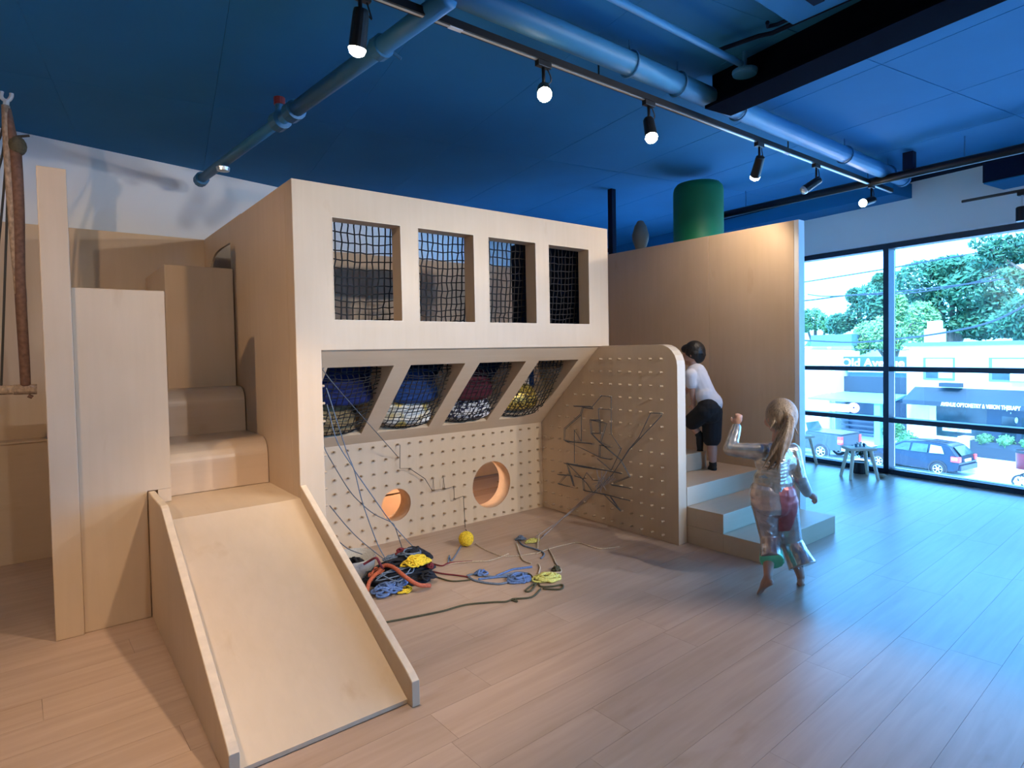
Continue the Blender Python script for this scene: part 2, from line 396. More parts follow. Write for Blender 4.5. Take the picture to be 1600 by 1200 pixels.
MB().tube([(1.28, 3.98, 2.96), (1.28, 3.98, 3.10)], .028, 12).build('riser', M['pipe'], pb)
MB().lathe([(.0, -.01), (.035, -.01), (.035, .035), (.0, .035)], (1.28, 3.98, 3.07), 12).build('valve_collar', mat('red_valve', (.25, .03, .03), .5), pb)
MB().tube([(1.15, 5.62, 2.96), (1.15, 5.72, 2.96)], .055, 12).build('elbow', M['pipe'], pb)
MB().lathe([(.0, 0), (.045, .004), (.05, .03), (0, .034)], (1.18, 5.05, 2.88), 14).build('sprinkler_plate', M['steel'], pb)
MB().tube([(1.18, 5.05, 2.95), (1.18, 5.05, 2.885)], .012, 8).build('sprinkler_drop', M['pipe'], pb)
pc = pipe('cross_pipe', 'dark pipe slung low along the window side of the ceiling', 'pipe', [(6.2, 4.4, 2.95), (5.98, -1.0, 2.95)], .038, M['black_metal'])
for y in (1.6, 2.35, 3.6):
    MB().tube([(6.0+.04*y, y, 2.98), (6.0+.04*y, y, 3.15)], .006, 6).build('hanger_rod', M['pipe'], pc)
MB().box(6.05, 1.97, 2.98, 6.13, 2.05, 3.13).build('bracket', M['navy_dark'], pc)
cd = pipe('conduit', 'thin blue conduit along the ceiling ending at a round cover', 'conduit', [(-.8, 1.90, 3.06), (3.20, 1.90, 3.06)], .018)
tag(MB().lathe([(0, -.012), (.066, -.012), (.07, 0), (.07, .012), (0, .012)], (3.26, 1.91, 3.03), 20).tube([(3.26, 1.91, 3.035), (3.26, 1.91, CEIL)], .012, 8).build('junction_cover', M['pipe']), 'round blue junction cover where conduit meets the dark beam', 'junction box')
cas = thing('air_unit', 'square blue air unit mounted flat on the ceiling', 'air unit', (2.7, 1.2, 3.0))
MB().box(2.2, .62, 3.04, 3.0, 1.5, CEIL-.003).build('unit_body', M['navy'], cas, bevel=.006)
for i in range(6): MB().box(2.3, .75+i*.11, 3.032, 2.9, .80+i*.11, 3.04).build('slat', M['navy_dark'], cas)
MB().tube([(3.04, .7, 3.1), (3.04, 1.60, 3.1), (3.02, 1.64, 3.1), (2.98, 1.62, 3.1)], .010, 8).build('cable', M['navy_dark'], cas)
MB().tube([(3.10, .7, 3.1), (3.10, 1.66, 3.1), (3.07, 1.72, 3.1), (3.03, 1.94, 3.1)], .012, 8).build('cable', M['navy_dark'], cas)
# ---------------------------------------------------------------- track lights
TY, TZ = 2.34, 2.93
tr = thing('light_track', 'long black lamp track running along the ceiling pipe', 'light track', (2.7, TY, TZ))
MB().box(-2.4, TY-.018, TZ, 6.62, TY+.018, TZ+.035).build('rail', M['black_metal'], tr)
MB().box(-2.4, TY-.007, TZ-.002, 6.62, TY+.007, TZ).build('groove', M['steel'], tr)
for x in (.3, 2.5, 4.6, 6.3): MB().tube([(x, TY, TZ+.035), (x, TY, CEIL)], .005, 6).build('hanger_rod', M['black_metal'], tr)
for x in (1.52, 4.55): MB().box(x, TY-.012, TZ-.004, x+.07, TY+.012, TZ).build('joiner', M['white_trim'], tr)
def lamp(x, y, ztrack, aim, label, power, lit=True, drop=.16, group=None, angle=60, color=(1, .80, .60)):
    t = thing('track_lamp', label, 'lamp', (x, y, ztrack), 0, group)
    aim = Vector(aim); piv = Vector((x, y, ztrack-drop)); d = (aim-piv).normalized()
    hd = piv + d*.045
    MB().box(x-.045, y-.016, ztrack-.03, x+.045, y+.016, ztrack).build('track_adapter', M['black_metal'], t, bevel=.003)
    MB().tube([(x, y, ztrack-.03), piv], .009, 8).build('stem', M['black_metal'], t, smooth=True)
    side = d.cross(Z); side = side.normalized() if side.length > .05 else X
    MB().lathe([(0, -.075), (.030, -.075), (.033, -.06), (.036, .06), (.036, .075), (.031, .075), (.029, .055), (0, .055)], hd, 18, d).build('lamp_head', M['black_metal'], t, smooth=False)
    MB().lathe([(.0, .045), (.026, .045), (.033, .062), (.036, .078), (.030, .095), (.016, .104), (0, .107)], hd, 18, d).build('lens', M['bulb'] if lit else M['steel'], t)
    MB().tube(smooth_path([(x+.03, y, ztrack-.03), Vector((x+.05, y, ztrack-.09)), hd-d*.07+side*.03, hd-d*.07]), .0035, 5).build('cable', M['black_metal'], t)
    MB().ball(piv, .016, 8, 6).build('pivot', M['black_metal'], t)
    if lit:
        s = spot('lamp_light', hd+d*.135, aim, power, angle, color=color)
        s.parent = t; s.matrix_parent_inverse = Matrix.Translation(t.location).inverted()
    return t
lamp(1.09, TY, TZ, (.96, 2.9, .3), 'black track lamp above the slide, pointing straight down', 80, drop=.10, angle=70, color=(1, .77, .54))
lamp(-.25, TY, TZ, (-.7, 2.5, 0), 'lit track lamp near the left end of the long track, beyond the slide', 75, drop=.12, angle=80, color=(1, .70, .45))
lamp(-1.7, TY, TZ, (.5, 4.6, 1.55), 'added unseen lamp at the left end of the long track, warm fill', 75, drop=.12, angle=72, color=(1, .70, .45))  # added lamp out of view, warms the left side
lamp(2.09, TY, TZ, (.3, .2, .9), 'lit track lamp glaring straight at the camera, nearest lit one', 36, drop=.14, angle=75)
lamp(2.93, TY, TZ, (2.0, 1.2, .3), 'lit track lamp second along the track, tilted down', 80, drop=.13)
lamp(4.18, TY, TZ, (4.85, 3.15, 1.7), 'lit track lamp third along the track, before the green column', 24, drop=.13, angle=100)
lamp(5.06, TY, TZ, (3.6, 3.4, 1.6), 'black track lamp turned sideways in front of the dark cross pipe', 60, lit=False, drop=.14)
lamp(6.15, TY, TZ, (1.0, 3.6, 1.2), 'lit track lamp at the far end of the track by the window', 105, drop=.14, angle=50)
# second track, over the camera's side of the room
t2 = thing('light_track', 'black lamp track on the camera side of the room', 'light track', (2.5, -.9, TZ))
MB().box(-.8, -.918, TZ, 5.8, -.882, TZ+.035).build('rail', M['black_metal'], t2)
for x in (-.5, 2.5, 5.5): MB().tube([(x, -.9, TZ+.035), (x, -.9, CEIL)], .005, 6).build('hanger_rod', M['black_metal'], t2)
for x, aim, pwr, nth, cone in ((.6, (.9, 3.0, .9), 52, 'leftmost', 55), (2.6, (2.4, 3.5, 1.6), 120, 'second from the left', 55), (4.4, (2.7, 3.6, 1.5), 140, 'rightmost', 55), (3.6, (2.4, 4.2, .5), 185, 'third from the left', 44)):
    lamp(x, -.9, TZ, aim, nth+' lit lamp on the camera side track'.replace('lit lamp', 'of the four lit lamps'), pwr, group='lamps on the camera side track', angle=cone, color=(1, .94, .86))
# short wall track by the window
t3 = thing('light_track', 'short black lamp track in front of the glazed wall', 'light track', EX(.2, -.25, 2.72))
a3, b3 = onn(1503, 315, -.25), onn(1600, 297, -.25)
e3 = a3+(b3-a3).normalized()*2.0
MB().tube([a3, e3], .013, 6).build('rail', M['black_metal'], t3)
MB().tube([a3.lerp(e3, .7), a3.lerp(e3, .7)+Z*.15], .006, 6).build('hanger_rod', M['black_metal'], t3)
p3 = onn(1597, 300, -.25)
lt = thing('track_lamp', 'dark unlit track lamp hanging before the window head', 'lamp', p3)
MB().obox(p3+Vector((-.03, -.02, -.03)), X*.05, Y*.05, Z*.03).build('track_adapter', M['black_metal'], lt)
MB().tube([p3-Z*.02, p3-Z*.13], .008, 8).build('stem', M['steel'], lt)
MB().lathe([(0, 0), (.045, 0), (.045, .12), (.036, .13), (0, .13)], p3-Z*.26, 16).build('lamp_head', M['black_metal'], lt)
# ================================================================ play loft
WX = [(1.390, 1.834), (1.963, 2.397), (2.526, 2.960), (3.094, 3.524)]
WZ0, WZ1 = 1.656, 2.256
FY, FT = 3.44, .12
loft = thing('play_loft', 'birch plywood play loft with four square openings over four sloped ones', 'play loft', (2.45, 3.5, 0))
MB().plate([(1.157, 0), (1.304, 0), (1.304, 1.475), (3.752, 1.475), (3.752, 2.448), (1.157, 2.448)],
           [rect(a, WZ0, b, WZ1) for a, b in WX], (0, FY, 0), X, Z, Y*FT).build('front_panel', M['ply_z'], loft, bevel=.004)
for a, b in WX:   # pale edge banding round each opening
    m = MB(); e = .004
    m.box(a-e, FY-.0015, WZ0-e, b+e, FY+.001, WZ0); m.box(a-e, FY-.0015, WZ1, b+e, FY+.001, WZ1+e)
    m.box(a-e, FY-.0015, WZ0, a, FY+.001, WZ1); m.box(b, FY-.0015, WZ0, b+e, FY+.001, WZ1)
    m.build('edge_band', M['ply_edge'], loft)
# tall side boards; the rear one has an arched lookout
MB().box(1.157, FY+FT, 0, 1.176, 4.52, 2.448).build('side_panel', M['ply_z'], loft, bevel=.003)
look = [(4.83, 1.95), (5.50, 1.95)] + [(5.50, 2.14)] + [(5.50-.27*(1-math.cos(R(a))), 2.14+.15*math.sin(R(a))) for a in (20, 40, 60, 80)] + [(5.15, 2.297), (4.83, 2.297)]
MB().plate(rect(4.522, 0, 5.70, 2.455), [look], (1.160, 0, 0), Y, Z, X*.018).build('side_panel', M['ply_z'], loft, bevel=.003)
# sloped frame under the overhang: openings line up with the ones above
SA = Vector((0, 3.46, 1.475)); SB = Vector((0, 4.2, .785)); SL = (SB-SA).length; SD = (SB-SA).normalized()
SN = Vector((0, -SD.z, SD.y))           # into the loft
def sl(y, z): return (Vector((0, y, z))-SA).dot(SD)
s0, s1 = sl(3.574, 1.368), sl(4.112, .868)
holes = [rect(a, s0, b, s1) for a, b in WX[:3]]
a4, b4 = WX[3]
holes.append([(a4, s0), (b4, s0), (b4, s1-.26)] + [(b4-.22+.22*math.cos(R(t)), s1-.26+.26*math.sin(R(t))) for t in (18, 36, 54, 72)] + [(b4-.22, s1), (a4, s1)])
MB().plate(rect(1.304, 0, 3.652, SL), holes, SA, X, SD, SN*.20).build('sloped_frame', M['ply_x'], loft, bevel=.003)
# loft deck and inner partition; dark sheets stand in for shade inside
MB().box(1.178, 4.24, .80, 3.64, 5.2, .83).build('inner_deck', M['ply_x'], loft)
MB().box(1.60, 4.72, .83, 1.618, 5.69, 2.44).build('inner_partition', M['ply_z'], loft)
MB().box(1.62, 4.43, .84, 3.55, 4.445, 1.60).build('shade_backing', M['navy_dark'], loft)  # dark sheet added to stand for the darkness behind the nets
MB().box(3.57, FY+FT, 1.475, 3.60, 4.5, 2.448).build('shaded_end_panel', M['navy_dark'], loft)  # end panel coloured dark so the fourth bay looks unlit
# ---------------------------------------------------------------- peg boards
PG = .1016
peg_me = MB().lathe([(0, 0), (.0075, 0), (.0075, .032), (.006, .034), (0, .034)], (0, 0, 0), 8).mesh('peg', M['peg'])
HO = [(2.150, .277, .125), (3.068, .295, .203)]
back = thing('peg_board', 'long low peg board under the loft with two round portholes', 'peg board', (2.5, 4.2, 0))
circ = lambda x, z, r, n=36: [(x+r*math.cos(2*math.pi*i/n), z+r*math.sin(2*math.pi*i/n)) for i in range(n)]
MB().plate(rect(1.304, 0, 3.652, .83), [circ(*h) for h in HO], (0, 4.2, 0), X, Z, Y*.018).build('board', M['ply_z'], back)
for x, z, r in HO:
    MB().lathe([(r, .018), (r+.012, .018), (r+.012, .165), (r, .165), (r, .018)], (x, 4.2, z), 40, Y).build('porthole_ring', M['ply_edge'], back, smooth=True)
for i in range(20):
    for j in range(8):
        x, z = 1.661+PG*i, .745-PG*j
        if x > 3.63 or any((x-h[0])**2+(z-h[1])**2 < (h[2]+.02)**2 for h in HO): continue
        inst('peg', peg_me, (x, 4.2, z), back, (R(90-4), 0, 0))
side = thing('peg_partition', 'peg board partition with rounded corner at the right of the loft', 'peg board', (3.70, 3.4, 0))
rr = .16
prof = [(4.218, 0), (2.69, 0), (2.69, 1.478-rr)] + [(2.69+rr-rr*math.cos(R(t)), 1.478-rr+rr*math.sin(R(t))) for t in (15, 30, 45, 60, 75)] + [(2.69+rr, 1.478), (3.436, 1.478), (3.436, 1.472), (4.218, 1.472)]
MB().plate(prof, [], (3.654, 0, 0), Y, Z, X*.096).build('board', M['ply_z'], side, bevel=.003)
for i in range(14):
    for j in range(14):
        y, z = 2.824+PG*i, .05+PG*j
        if y > 4.16: continue
        if y > 3.44 and (Vector((0, y, z))-SA).dot(SN) > -.06: continue
        inst('peg', peg_me, (3.654, y, z), side, (0, R(-90+4), 0))
pp = [ony(px, py, 3.50) for px, py in ((509, 603), (510, 630), (511, 658), (512, 711), (513, 737), (514, 763), (515, 789))]
for p in pp: inst('peg', peg_me, (1.304, 3.50, p.z), loft, (0, R(90), 0))
# ---------------------------------------------------------------- slide
sld = thing('slide', 'plywood slide with low side rails coming down from the steps', 'slide', (.82, 2.8, 0))
PZ = .632
bed = [(2.205, .004), (2.205, .02), (3.44, PZ), (4.0, PZ), (4.0, PZ-.02), (3.44, PZ-.022), (2.25, .004)]
MB().prism([(.499, y, z) for y, z in bed], X*.657).build('slide_bed', M['ply_y'], sld)
rail = [(2.165, .001), (2.165, .105), (2.20, .128), (3.425, .697), (3.46, .705)]
for x0, ye in ((.462, 3.877), (1.157, 3.438)):
    r_ = rail[:-1] + ([(3.46, .705), (ye, .705)] if ye > 3.5 else [(ye, .703)]) + [(ye, .001)]
    MB().prism([(x0, y, z) for y, z in r_], X*.036).build('side_rail', M['ply_z'], sld, bevel=.003)
    # pale ply edge along the top
    n_ = len(r_)-1
    m = MB()
    for (ya, za), (yb, zb) in zip(r_[1:-1], r_[2:-1]): m.obox((x0+.003, ya, za), (0, yb-ya, zb-za), X*.030, (0, 0, .0015))
    m.build('rail_edge', M['ply_edge'], sld)
MB().box(.499, 4.0, .0, 1.155, 4.02, PZ).build('platform_back', M['ply_z'], sld)
# ---------------------------------------------------------------- rounded climbing steps behind the slide
def rstep(name, label, y0, y1, z0, z1, r, m):
    pr = [(y0, z0)] + [(y0+r-r*math.cos(R(t)), z1-r+r*math.sin(R(t))) for t in range(0, 91, 9)] + [(y1, z1), (y1, z0)]
    o = MB().prism([(.16, y, z) for y, z in pr], X*.994).build(name, m)
    o.modifiers.new('edge', 'BEVEL').width = .003
    return tag(o, label, 'step')
M['ply_warm'] = wood('bent_birch_plywood', 'x', (.62, .46, .325), .3)
rstep('rounded_step', 'lower plywood step with a rounded nose above the slide', 4.022, 4.53, PZ+.0, .925, .12, M['ply_warm'])
rstep('rounded_step', 'upper plywood step with rounded nose below the tall box', 4.532, 4.748, .0, 1.235, .11, M['ply_warm'])
blk = thing('climbing_block', 'tall plain plywood box at the top of the rounded steps', 'box', (.93, 5, 0))
MB().box(.712, 4.752, 0, 1.153, 5.65, 2.095).build('box_body', M['ply_z'], blk, bevel=.004)
# ---------------------------------------------------------------- stepped panel at the left
ent = thing('entry_panel', 'tall stepped plywood panel standing left of the slide', 'panel', (.3, 3.88, 0))
MB().plate([(.1524, 0), (.460, 0), (.460, .708), (.577, .708), (.577, 1.826), (.1524, 1.826)], [], (0, 3.882, 0), X, Z, Y*.10).build('low_board', M['ply_z'], ent, bevel=.004)
MB().box(.030, 3.866, 0, .152, 3.986, 2.43).build('post', M['ply_z'], ent, bevel=.004)
MB().box(.512, 3.884, PZ+.002, .577, 3.98, .708).build('filler', M['ply_z'], ent)
# ---------------------------------------------------------------- rear plywood wall and bench
rear = thing('plywood_screen', 'plywood screen along the rear white wall behind the loft', 'screen', (2, 5.72, 0))
for x0, x1 in ((-.39, .22), (.222, 1.44), (1.442, 2.66), (2.662, 3.88), (3.882, 4.77)):
    MB().box(x0, 5.706, 0, x1, 5.724, 2.456).build('panel', M['ply_z'], rear, bevel=.002)
bench = thing('plywood_bench', 'low plywood ledge against the rear screen at far left', 'ledge', (0, 5.6, 0))
MB().box(-.46, 5.55, 0, .70, 5.70, .855).build('ledge_front', M['ply_x'], bench, bevel=.003)
MB().box(-.46, 5.54, .856, .70, 5.70, .872).build('ledge_top', M['ply_x'], bench, bevel=.003)
a_, b_ = ony(34.5, 451, 5.706), ony(42, 472, 5.706)
tag(MB().box(a_.x, 5.698, b_.z, b_.x, 5.7055, a_.z).build('latch_plate', M['black_metal'], bevel=.002), 'small black latch plate on the rear screen beside the hanging rope', 'latch')
# slotted box and lamp glow behind the portholes
sb = thing('slotted_box', 'plywood box with a dark slot seen through the small porthole', 'box', (2.35, 4.75, 0))
MB().box(1.9, 4.72, 0, 2.62, 4.76, .22).box(1.9, 4.72, .237, 2.62, 4.76, .40).build('box_front', M['ply_x'], sb)
MB().box(1.9, 4.765, 0, 2.62, 4.785, .40).build('slot_back', M['black_metal'], sb)
MB().box(2.20, 4.70, .30, 2.50, 4.72, .385).build('label_plate', M['ply_edge'], sb)
ul = thing('under_loft_lamp', 'small round lamp fixed under the loft deck behind the peg board', 'lamp', (2.62, 4.47, .79))
MB().lathe([(0, 0), (.06, 0), (.06, -.015), (.045, -.02), (0, -.02)], (2.62, 4.47, .80), 18).build('lamp_base', M['white_trim'], ul)
MB().lathe([(0, -.022), (.04, -.022), (.04, -.03), (0, -.034)], (2.62, 4.47, .80), 18).build('lens', emit('warm_lens', (1, .62, .38), 8), ul)
d = bpy.data.lights.new('under_loft_light', 'POINT'); d.energy = 15; d.color = (1, .70, .52); d.shadow_soft_size = .05
o = link(bpy.data.objects.new('under_loft_light', d)); o.location = (2.62, 4.47, .70); o.parent = ul; o.matrix_parent_inverse = Matrix.Translation(ul.location).inverted()
# ---------------------------------------------------------------- stair and tall divider on the right
stair = thing('plywood_stair', 'wide plywood steps between the peg partition and tall divider', 'stair', (4.2, 2.5, 0))
MB().box(3.754, 2.087, 0, 4.800, 2.388, .1325).box(3.754, 2.388, 0, 4.797, 3.9, .1325).build('bottom_step', M['ply_x'], stair, bevel=.003)
MB().box(3.754, 2.389, .134, 4.797, 3.9, .271).build('middle_step', M['ply_x'], stair, bevel=.003)
MB().box(3.754, 2.688, .272, 4.797, 3.9, .413).build('top_step', M['ply_x'], stair, bevel=.003)
MB().box(3.754, 3.02, .414, 4.50, 3.9, .56).build('end_block', M['ply_x'], stair, bevel=.004)
pr = [(3.22, .561)] + [(3.22+.16-.16*math.cos(R(t)), .70+.16*math.sin(R(t))) for t in range(0, 91, 10)] + [(3.9, .86), (3.9, .561)]
rb = MB().prism([(3.754, y, z) for y, z in pr], X*.70).build('rounded_step', M['ply_warm'], stair)
div = thing('plywood_divider', 'tall plywood divider wall with white end beside the window', 'partition', (4.85, 3.6, 0))
for y0, y1 in ((2.400, 3.179), (3.181, 4.398), (4.40, 5.65)):
    MB().box(4.80, y0, 0, 4.818, y1, 2.456).build('panel', M['ply_z'], div, bevel=.002)
MB().box(4.802, 2.36, 0, 4.895, 2.399, 2.456).build('white_end_board', M['white_trim'], div, bevel=.002)
MB().box(4.818, 2.40, 0, 4.895, 5.65, 2.45).build('core', M['white'], div)
# green padded column and oddments on the far side
gc = onz(1091, 288, 3.02)
gc = Vector((5.16, 3.53, 0))
tag(MB().lathe([(0, 0), (.238, 0), (.238, 2.98), (.23, 3.02), (.205, 3.05), (0, 3.05)], gc, 40).build('padded_column', M['green'], smooth=True), 'thick green padded column standing behind the plywood divider', 'column')
tag(MB().box(4.83, onx(956, 395, 4.85).y-.03, 2.452, 4.89, onx(956, 395, 4.85).y+.03, CEIL-.001).build('dark_post', M['navy_dark']), 'dark thin post above the divider beside the loft', 'post')
vs = MB().lathe([(0, 0), (.05, 0), (.055, .02), (.08, .10), (.085, .15), (.06, .24), (.03, .29), (0, .30)], (4.857, onx(1001, 385, 4.857).y, 2.452), 20)
tag(vs.build('vase', mat('vase_grey', (.16, .17, .15), .7), smooth=True), 'small grey egg shaped vase on top of the plywood divider', 'vase')
# ---------------------------------------------------------------- nets with cushions
def net(i, a, b):
    t = thing('cargo_net', 'black cord net in the %s loft bay, %s' % (('first', 'second', 'third', 'fourth')[i], ('sagging round blue and tan cushions', 'wrapped round white and yellow cushions', 'wrapped round maroon and patterned cushions', 'wrapped round a gold cushion')[i]), 'net', ((a+b)/2, 3.7, 1.6))
    rg = random.Random(i+5)
    prof = smooth_path([(0, 3.585, 2.30), (0, 3.60, 2.05), (0, 3.625, 1.80), (0, 3.66, 1.60), (0, 3.745, 1.38), (0, 3.80, 1.28), (0, 3.90, 1.13), (0, 4.005, 1.0), (0, 4.10, .925), (0, 4.20, .93), (0, 4.34, 1.02)], 5)
    nx = 13
    x0, x1 = a-.05, b+.05
    wob = [[(rg.random()-.5)*.010, (rg.random()-.5)*.010] for _ in range(400)]
    def P(u, k):
        p = prof[k]; x = x0+(x1-x0)*u
        sag = .055*math.sin(math.pi*u)
        q = k/len(prof)
        w = wob[(int(u*nx+.5)*31+k*7) % 400]
        bul = 0 if q < .45 else sag*1.2
        return Vector((x+w[0]*(1 if q < .5 else .6), p.y-bul*.55+w[1], p.z-(sag*.3 if q < .45 else bul*.5)+w[1]))
    mv = MB()
    for c in range(nx+1): mv.tube([P(c/nx, k) for k in range(len(prof))], [.0048 if k < len(prof)*.45 else .0036 for k in range(len(prof))], 4, cap=False)
    mv.build('upright_cords', M['net'], t)['kind'] = 'stuff'
    mh = MB()
    L = 0; nxt = 0
    for k in range(len(prof)):
        if k: L += (prof[k]-prof[k-1]).length
        if L >= nxt:
            nxt += .043
            mh.tube([P(c/nx, k) for c in range(nx+1)], .0048 if k < len(prof)*.45 else .0036, 4, cap=False)
    mh.build('cross_cords', M['net'], t)['kind'] = 'stuff'
def cushion(label, c, r, m, rot=0.):
    rt = Euler((R(-35), 0, R(rot))).to_matrix()
    o = MB().ball((0, 0, 0), r, 24, 16).build('cushion', m, smooth=True)
    for v in o.data.vertices:      # pillow shape: squarish outline, thin rim
        x, y, z = v.co.x/r[0], v.co.y/r[1], v.co.z/r[2]
        k = 1/max(1e-6, (abs(x)**3.2+abs(z)**3.2)**(1/3.2)) * math.hypot(x, z) if math.hypot(x, z) > 1e-6 else 1
        v.co = Vector((v.co.x*k, v.co.y*(1-.2*math.hypot(x, z)), v.co.z*k))
    o.location = c; o.rotation_euler = (R(-35), 0, R(rot))
    return tag(o, label, 'cushion')
M['c_blue'] = mat('royal_blue_cloth', (.006, .016, .12), .85); M['c_tan'] = mat('tan_cloth', (.30, .21, .10), .9, var=.25, scale=30)
M['c_wy'] = mat2('white_yellow_cloth', (.80, .78, .72), (.72, .52, .12), 9); M['c_blue2'] = mat('blue_cloth', (.010, .050, .21), .85)
M['c_mar'] = mat('maroon_cloth', (.07, .003, .014), .85); M['c_pat'] = mat2('navy_white_cloth', (.02, .02, .06), (.80, .80, .82), 38, lo=.46, hi=.52)
M['c_gold'] = mat2('gold_cloth', (.09, .05, .006), (.75, .52, .10), 55, .35, .42, .56, .35)
for i, (a, b) in enumerate(WX): net(i, a, b)
cushion('tan cushion in the net of the first sloped opening', (1.60, 4.14, 1.03), (.20, .10, .16), M['c_tan'], 8)
cushion('large dark blue cushion in the first sloped opening above the tan one', (1.66, 4.02, 1.27), (.24, .10, .20), M['c_blue'], -5)
cushion('white and yellow cushion in the net of the second sloped opening', (2.20, 4.14, 1.03), (.22, .11, .15), M['c_wy'], -8)
cushion('blue cushion above the white and yellow one in second opening', (2.24, 4.07, 1.20), (.21, .10, .15), M['c_blue2'], -14)
cushion('navy and white patterned cushion in the third sloped opening', (2.77, 4.14, 1.02), (.22, .11, .14), M['c_pat'], -10)
cushion('dark maroon cushion in the third sloped opening above patterned one', (2.72, 4.04, 1.20), (.22, .10, .16), M['c_mar'], -6)
cushion('shiny gold cushion in the net of the fourth sloped opening', (3.30, 4.13, 1.05), (.20, .11, .13), M['c_gold'], -12)
# ---------------------------------------------------------------- rope swing at the far left
RY = 5.0
def rp(px, py, y=RY): return ony(px, py, y)
sw = thing('rope_swing', 'rope swing with wooden bar hanging from a white ceiling hook', 'swing', (-.1, RY, 1.25))
M['rope'] = mat('braided_rope', (.42, .30, .21), .9, var=.35, scale=70, stretch=(1, 1, .5)); M['strap'] = mat('brown_strap', (.19, .10, .068), .8, var=.25, scale=40); M['cordg'] = mat('dark_cord', (.05, .045, .04), .9)
h = rp(10, 158)
MB().tube(smooth_path([rp(3, 141), rp(1.5, 150), rp(6, 156), rp(13, 157), rp(18, 150), rp(17, 141)], 4), .012, 8).tube([rp(10, 157), rp(9, 170)], .016, 8).tube([rp(3, 141), rp(3, 141)+Z*.1], .01, 6).build('ceiling_hook', M['white_trim'], sw)
MB().tube(smooth_path([rp(9, 165), rp(10, 205), rp(15, 290), rp(22, 380), rp(31, 480), rp(40, 603)], 5), [.022]*31, 10).build('braided_rope', M['rope'], sw, smooth=True)
MB().tube(smooth_path([rp(12, 170), rp(17, 205), rp(24, 240), rp(29, 330), rp(31, 440), rp(38, 560), rp(40, 603)], 5), [.018+.018*min(1, i/10)*(1-.5*i/31) for i in range(31)], 10).build('strap', M['strap'], sw, smooth=True)
MB().ball(rp(27, 228), (.05, .05, .065), 12, 8).build('knot', mat('olive_knot', (.10, .085, .05), .9, var=.3, scale=50), sw, smooth=True)
MB().tube([rp(19, 214), rp(46, 212)], .008, 6).build('toggle', M['cordg'], sw)
for q in (((9, 168), (4, 240), (-22, 330)), ((9, 168), (8, 270), (-12, 480)), ((14, 200), (12, 300), (2, 603)), ((9, 168), (0, 215), (-30, 270))):
    MB().tube(smooth_path([rp(*p) for p in q], 6), .007, 6).build('cord', M['cordg'], sw)
MB().tube([rp(-40, 611), rp(20, 609)], .030, 14).tube([rp(21, 609), rp(58, 608)], .033, 14).build('swing_bar', M['rope'], sw, smooth=False)
MB().tube([rp(44, 618), rp(51, 621)], .012, 8).build('rope_end', M['strap'], sw)
# ================================================================ yarn, strings and basket
def yarn(name, label, pts, r, m, k=6, group=None, n=5):
    return tag(MB().tube(smooth_path(pts, k), r, n).build(name, m, smooth=True), label, 'yarn', group)
def ym(name, c): return mat(name, c, .95, var=.3, scale=120)
M['y_grey'] = ym('grey_yarn', (.10, .11, .13)); M['y_blue'] = ym('blue_yarn', (.10, .17, .36)); M['y_black'] = ym('black_yarn', (.010, .012, .02))
M['y_orange'] = ym('orange_yarn', (.42, .10, .05)); M['y_yellow'] = ym('yellow_yarn', (.72, .50, .03)); M['y_lime'] = ym('pale_yellow_yarn', (.62, .58, .16))
M['y_olive'] = ym('olive_yarn', (.07, .065, .035)); M['y_maroon'] = ym('maroon_yarn', (.16, .02, .03)); M['y_cream'] = ym('cream_yarn', (.52, .42, .30)); M['y_slate'] = ym('slate_yarn', (.13, .17, .24))
def fl(px, py, z=.006): return onz(px, py, z)
YB = 4.2-.045
def bk(px, py): return ony(px, py, YB)
XS = 3.654-.035
def sp(px, py): return onx(px, py, XS)
pl_ = lambda px, py: ony(px, py, 3.50)
# long strands from the pillar pegs to the heap
yarn('yarn_strand', 'grey yarn strand from the top pillar peg across to the back peg board', [pl_(506, 575), pl_(511, 588).lerp(bk(622, 714), .05), bk(622, 714)], .0028, M['y_grey'], 3)
yarn('yarn_strand', 'blue grey yarn from the upper pillar pegs down to the heap\'s far side', [pl_(510, 606), ony(540, 700, 3.56), ony(554, 736, 3.57), ony(567, 787, 3.6), ony(590, 850, 3.66), fl(607, 880, .1)], .0035, M['y_slate'])
yarn('yarn_strand', 'blue grey yarn from second pillar peg down to the heap\'s top', [pl_(511, 632), ony(527, 690, 3.54), ony(551, 729, 3.56), ony(556, 738, 3.57), ony(586, 781, 3.62), ony(611, 816, 3.68), ony(630, 838, 3.72), fl(655, 864, .1)], .0035, M['y_slate'])
yarn('yarn_strand', 'grey yarn strand from the middle pillar peg sagging past the small porthole', [pl_(506, 696), pl_(513, 712), ony(545, 765, 3.58), ony(567, 789, 3.62), ony(586, 804, 3.65), ony(611, 816, 3.68), ony(617, 823, 3.7), ony(623, 840, 3.72), fl(629, 858, .10)], .0032, M['y_grey'])
yarn('yarn_strand', 'grey yarn strand from the lowest pillar peg to the heap\'s left side', [pl_(515, 790), ony(545, 826, 3.52), ony(570, 850, 3.55), fl(608, 880, .09)], .0032, M['y_grey'])
yarn('yarn_strand', 'grey yarn strand trailing from behind the slide rail into the basket', [ony(528, 845, 3.45), ony(545, 858, 3.5), ony(566, 866, 3.5)], .003, M['y_grey'])
yarn('wound_yarn', 'dark yarn zigzag wound round pegs on the back board, ending at ball', [bk(625, 695), bk(625, 732), bk(640, 732), bk(664, 748), bk(675, 766), bk(677, 748), bk(678, 766), bk(692, 764), bk(693, 745), bk(695, 764), bk(709, 760), bk(710, 780), bk(724, 775), bk(725, 793), bk(724, 825)+Vector((0, -.03, 0)), fl(731, 833, .07)], .0026, M['y_black'], 1)
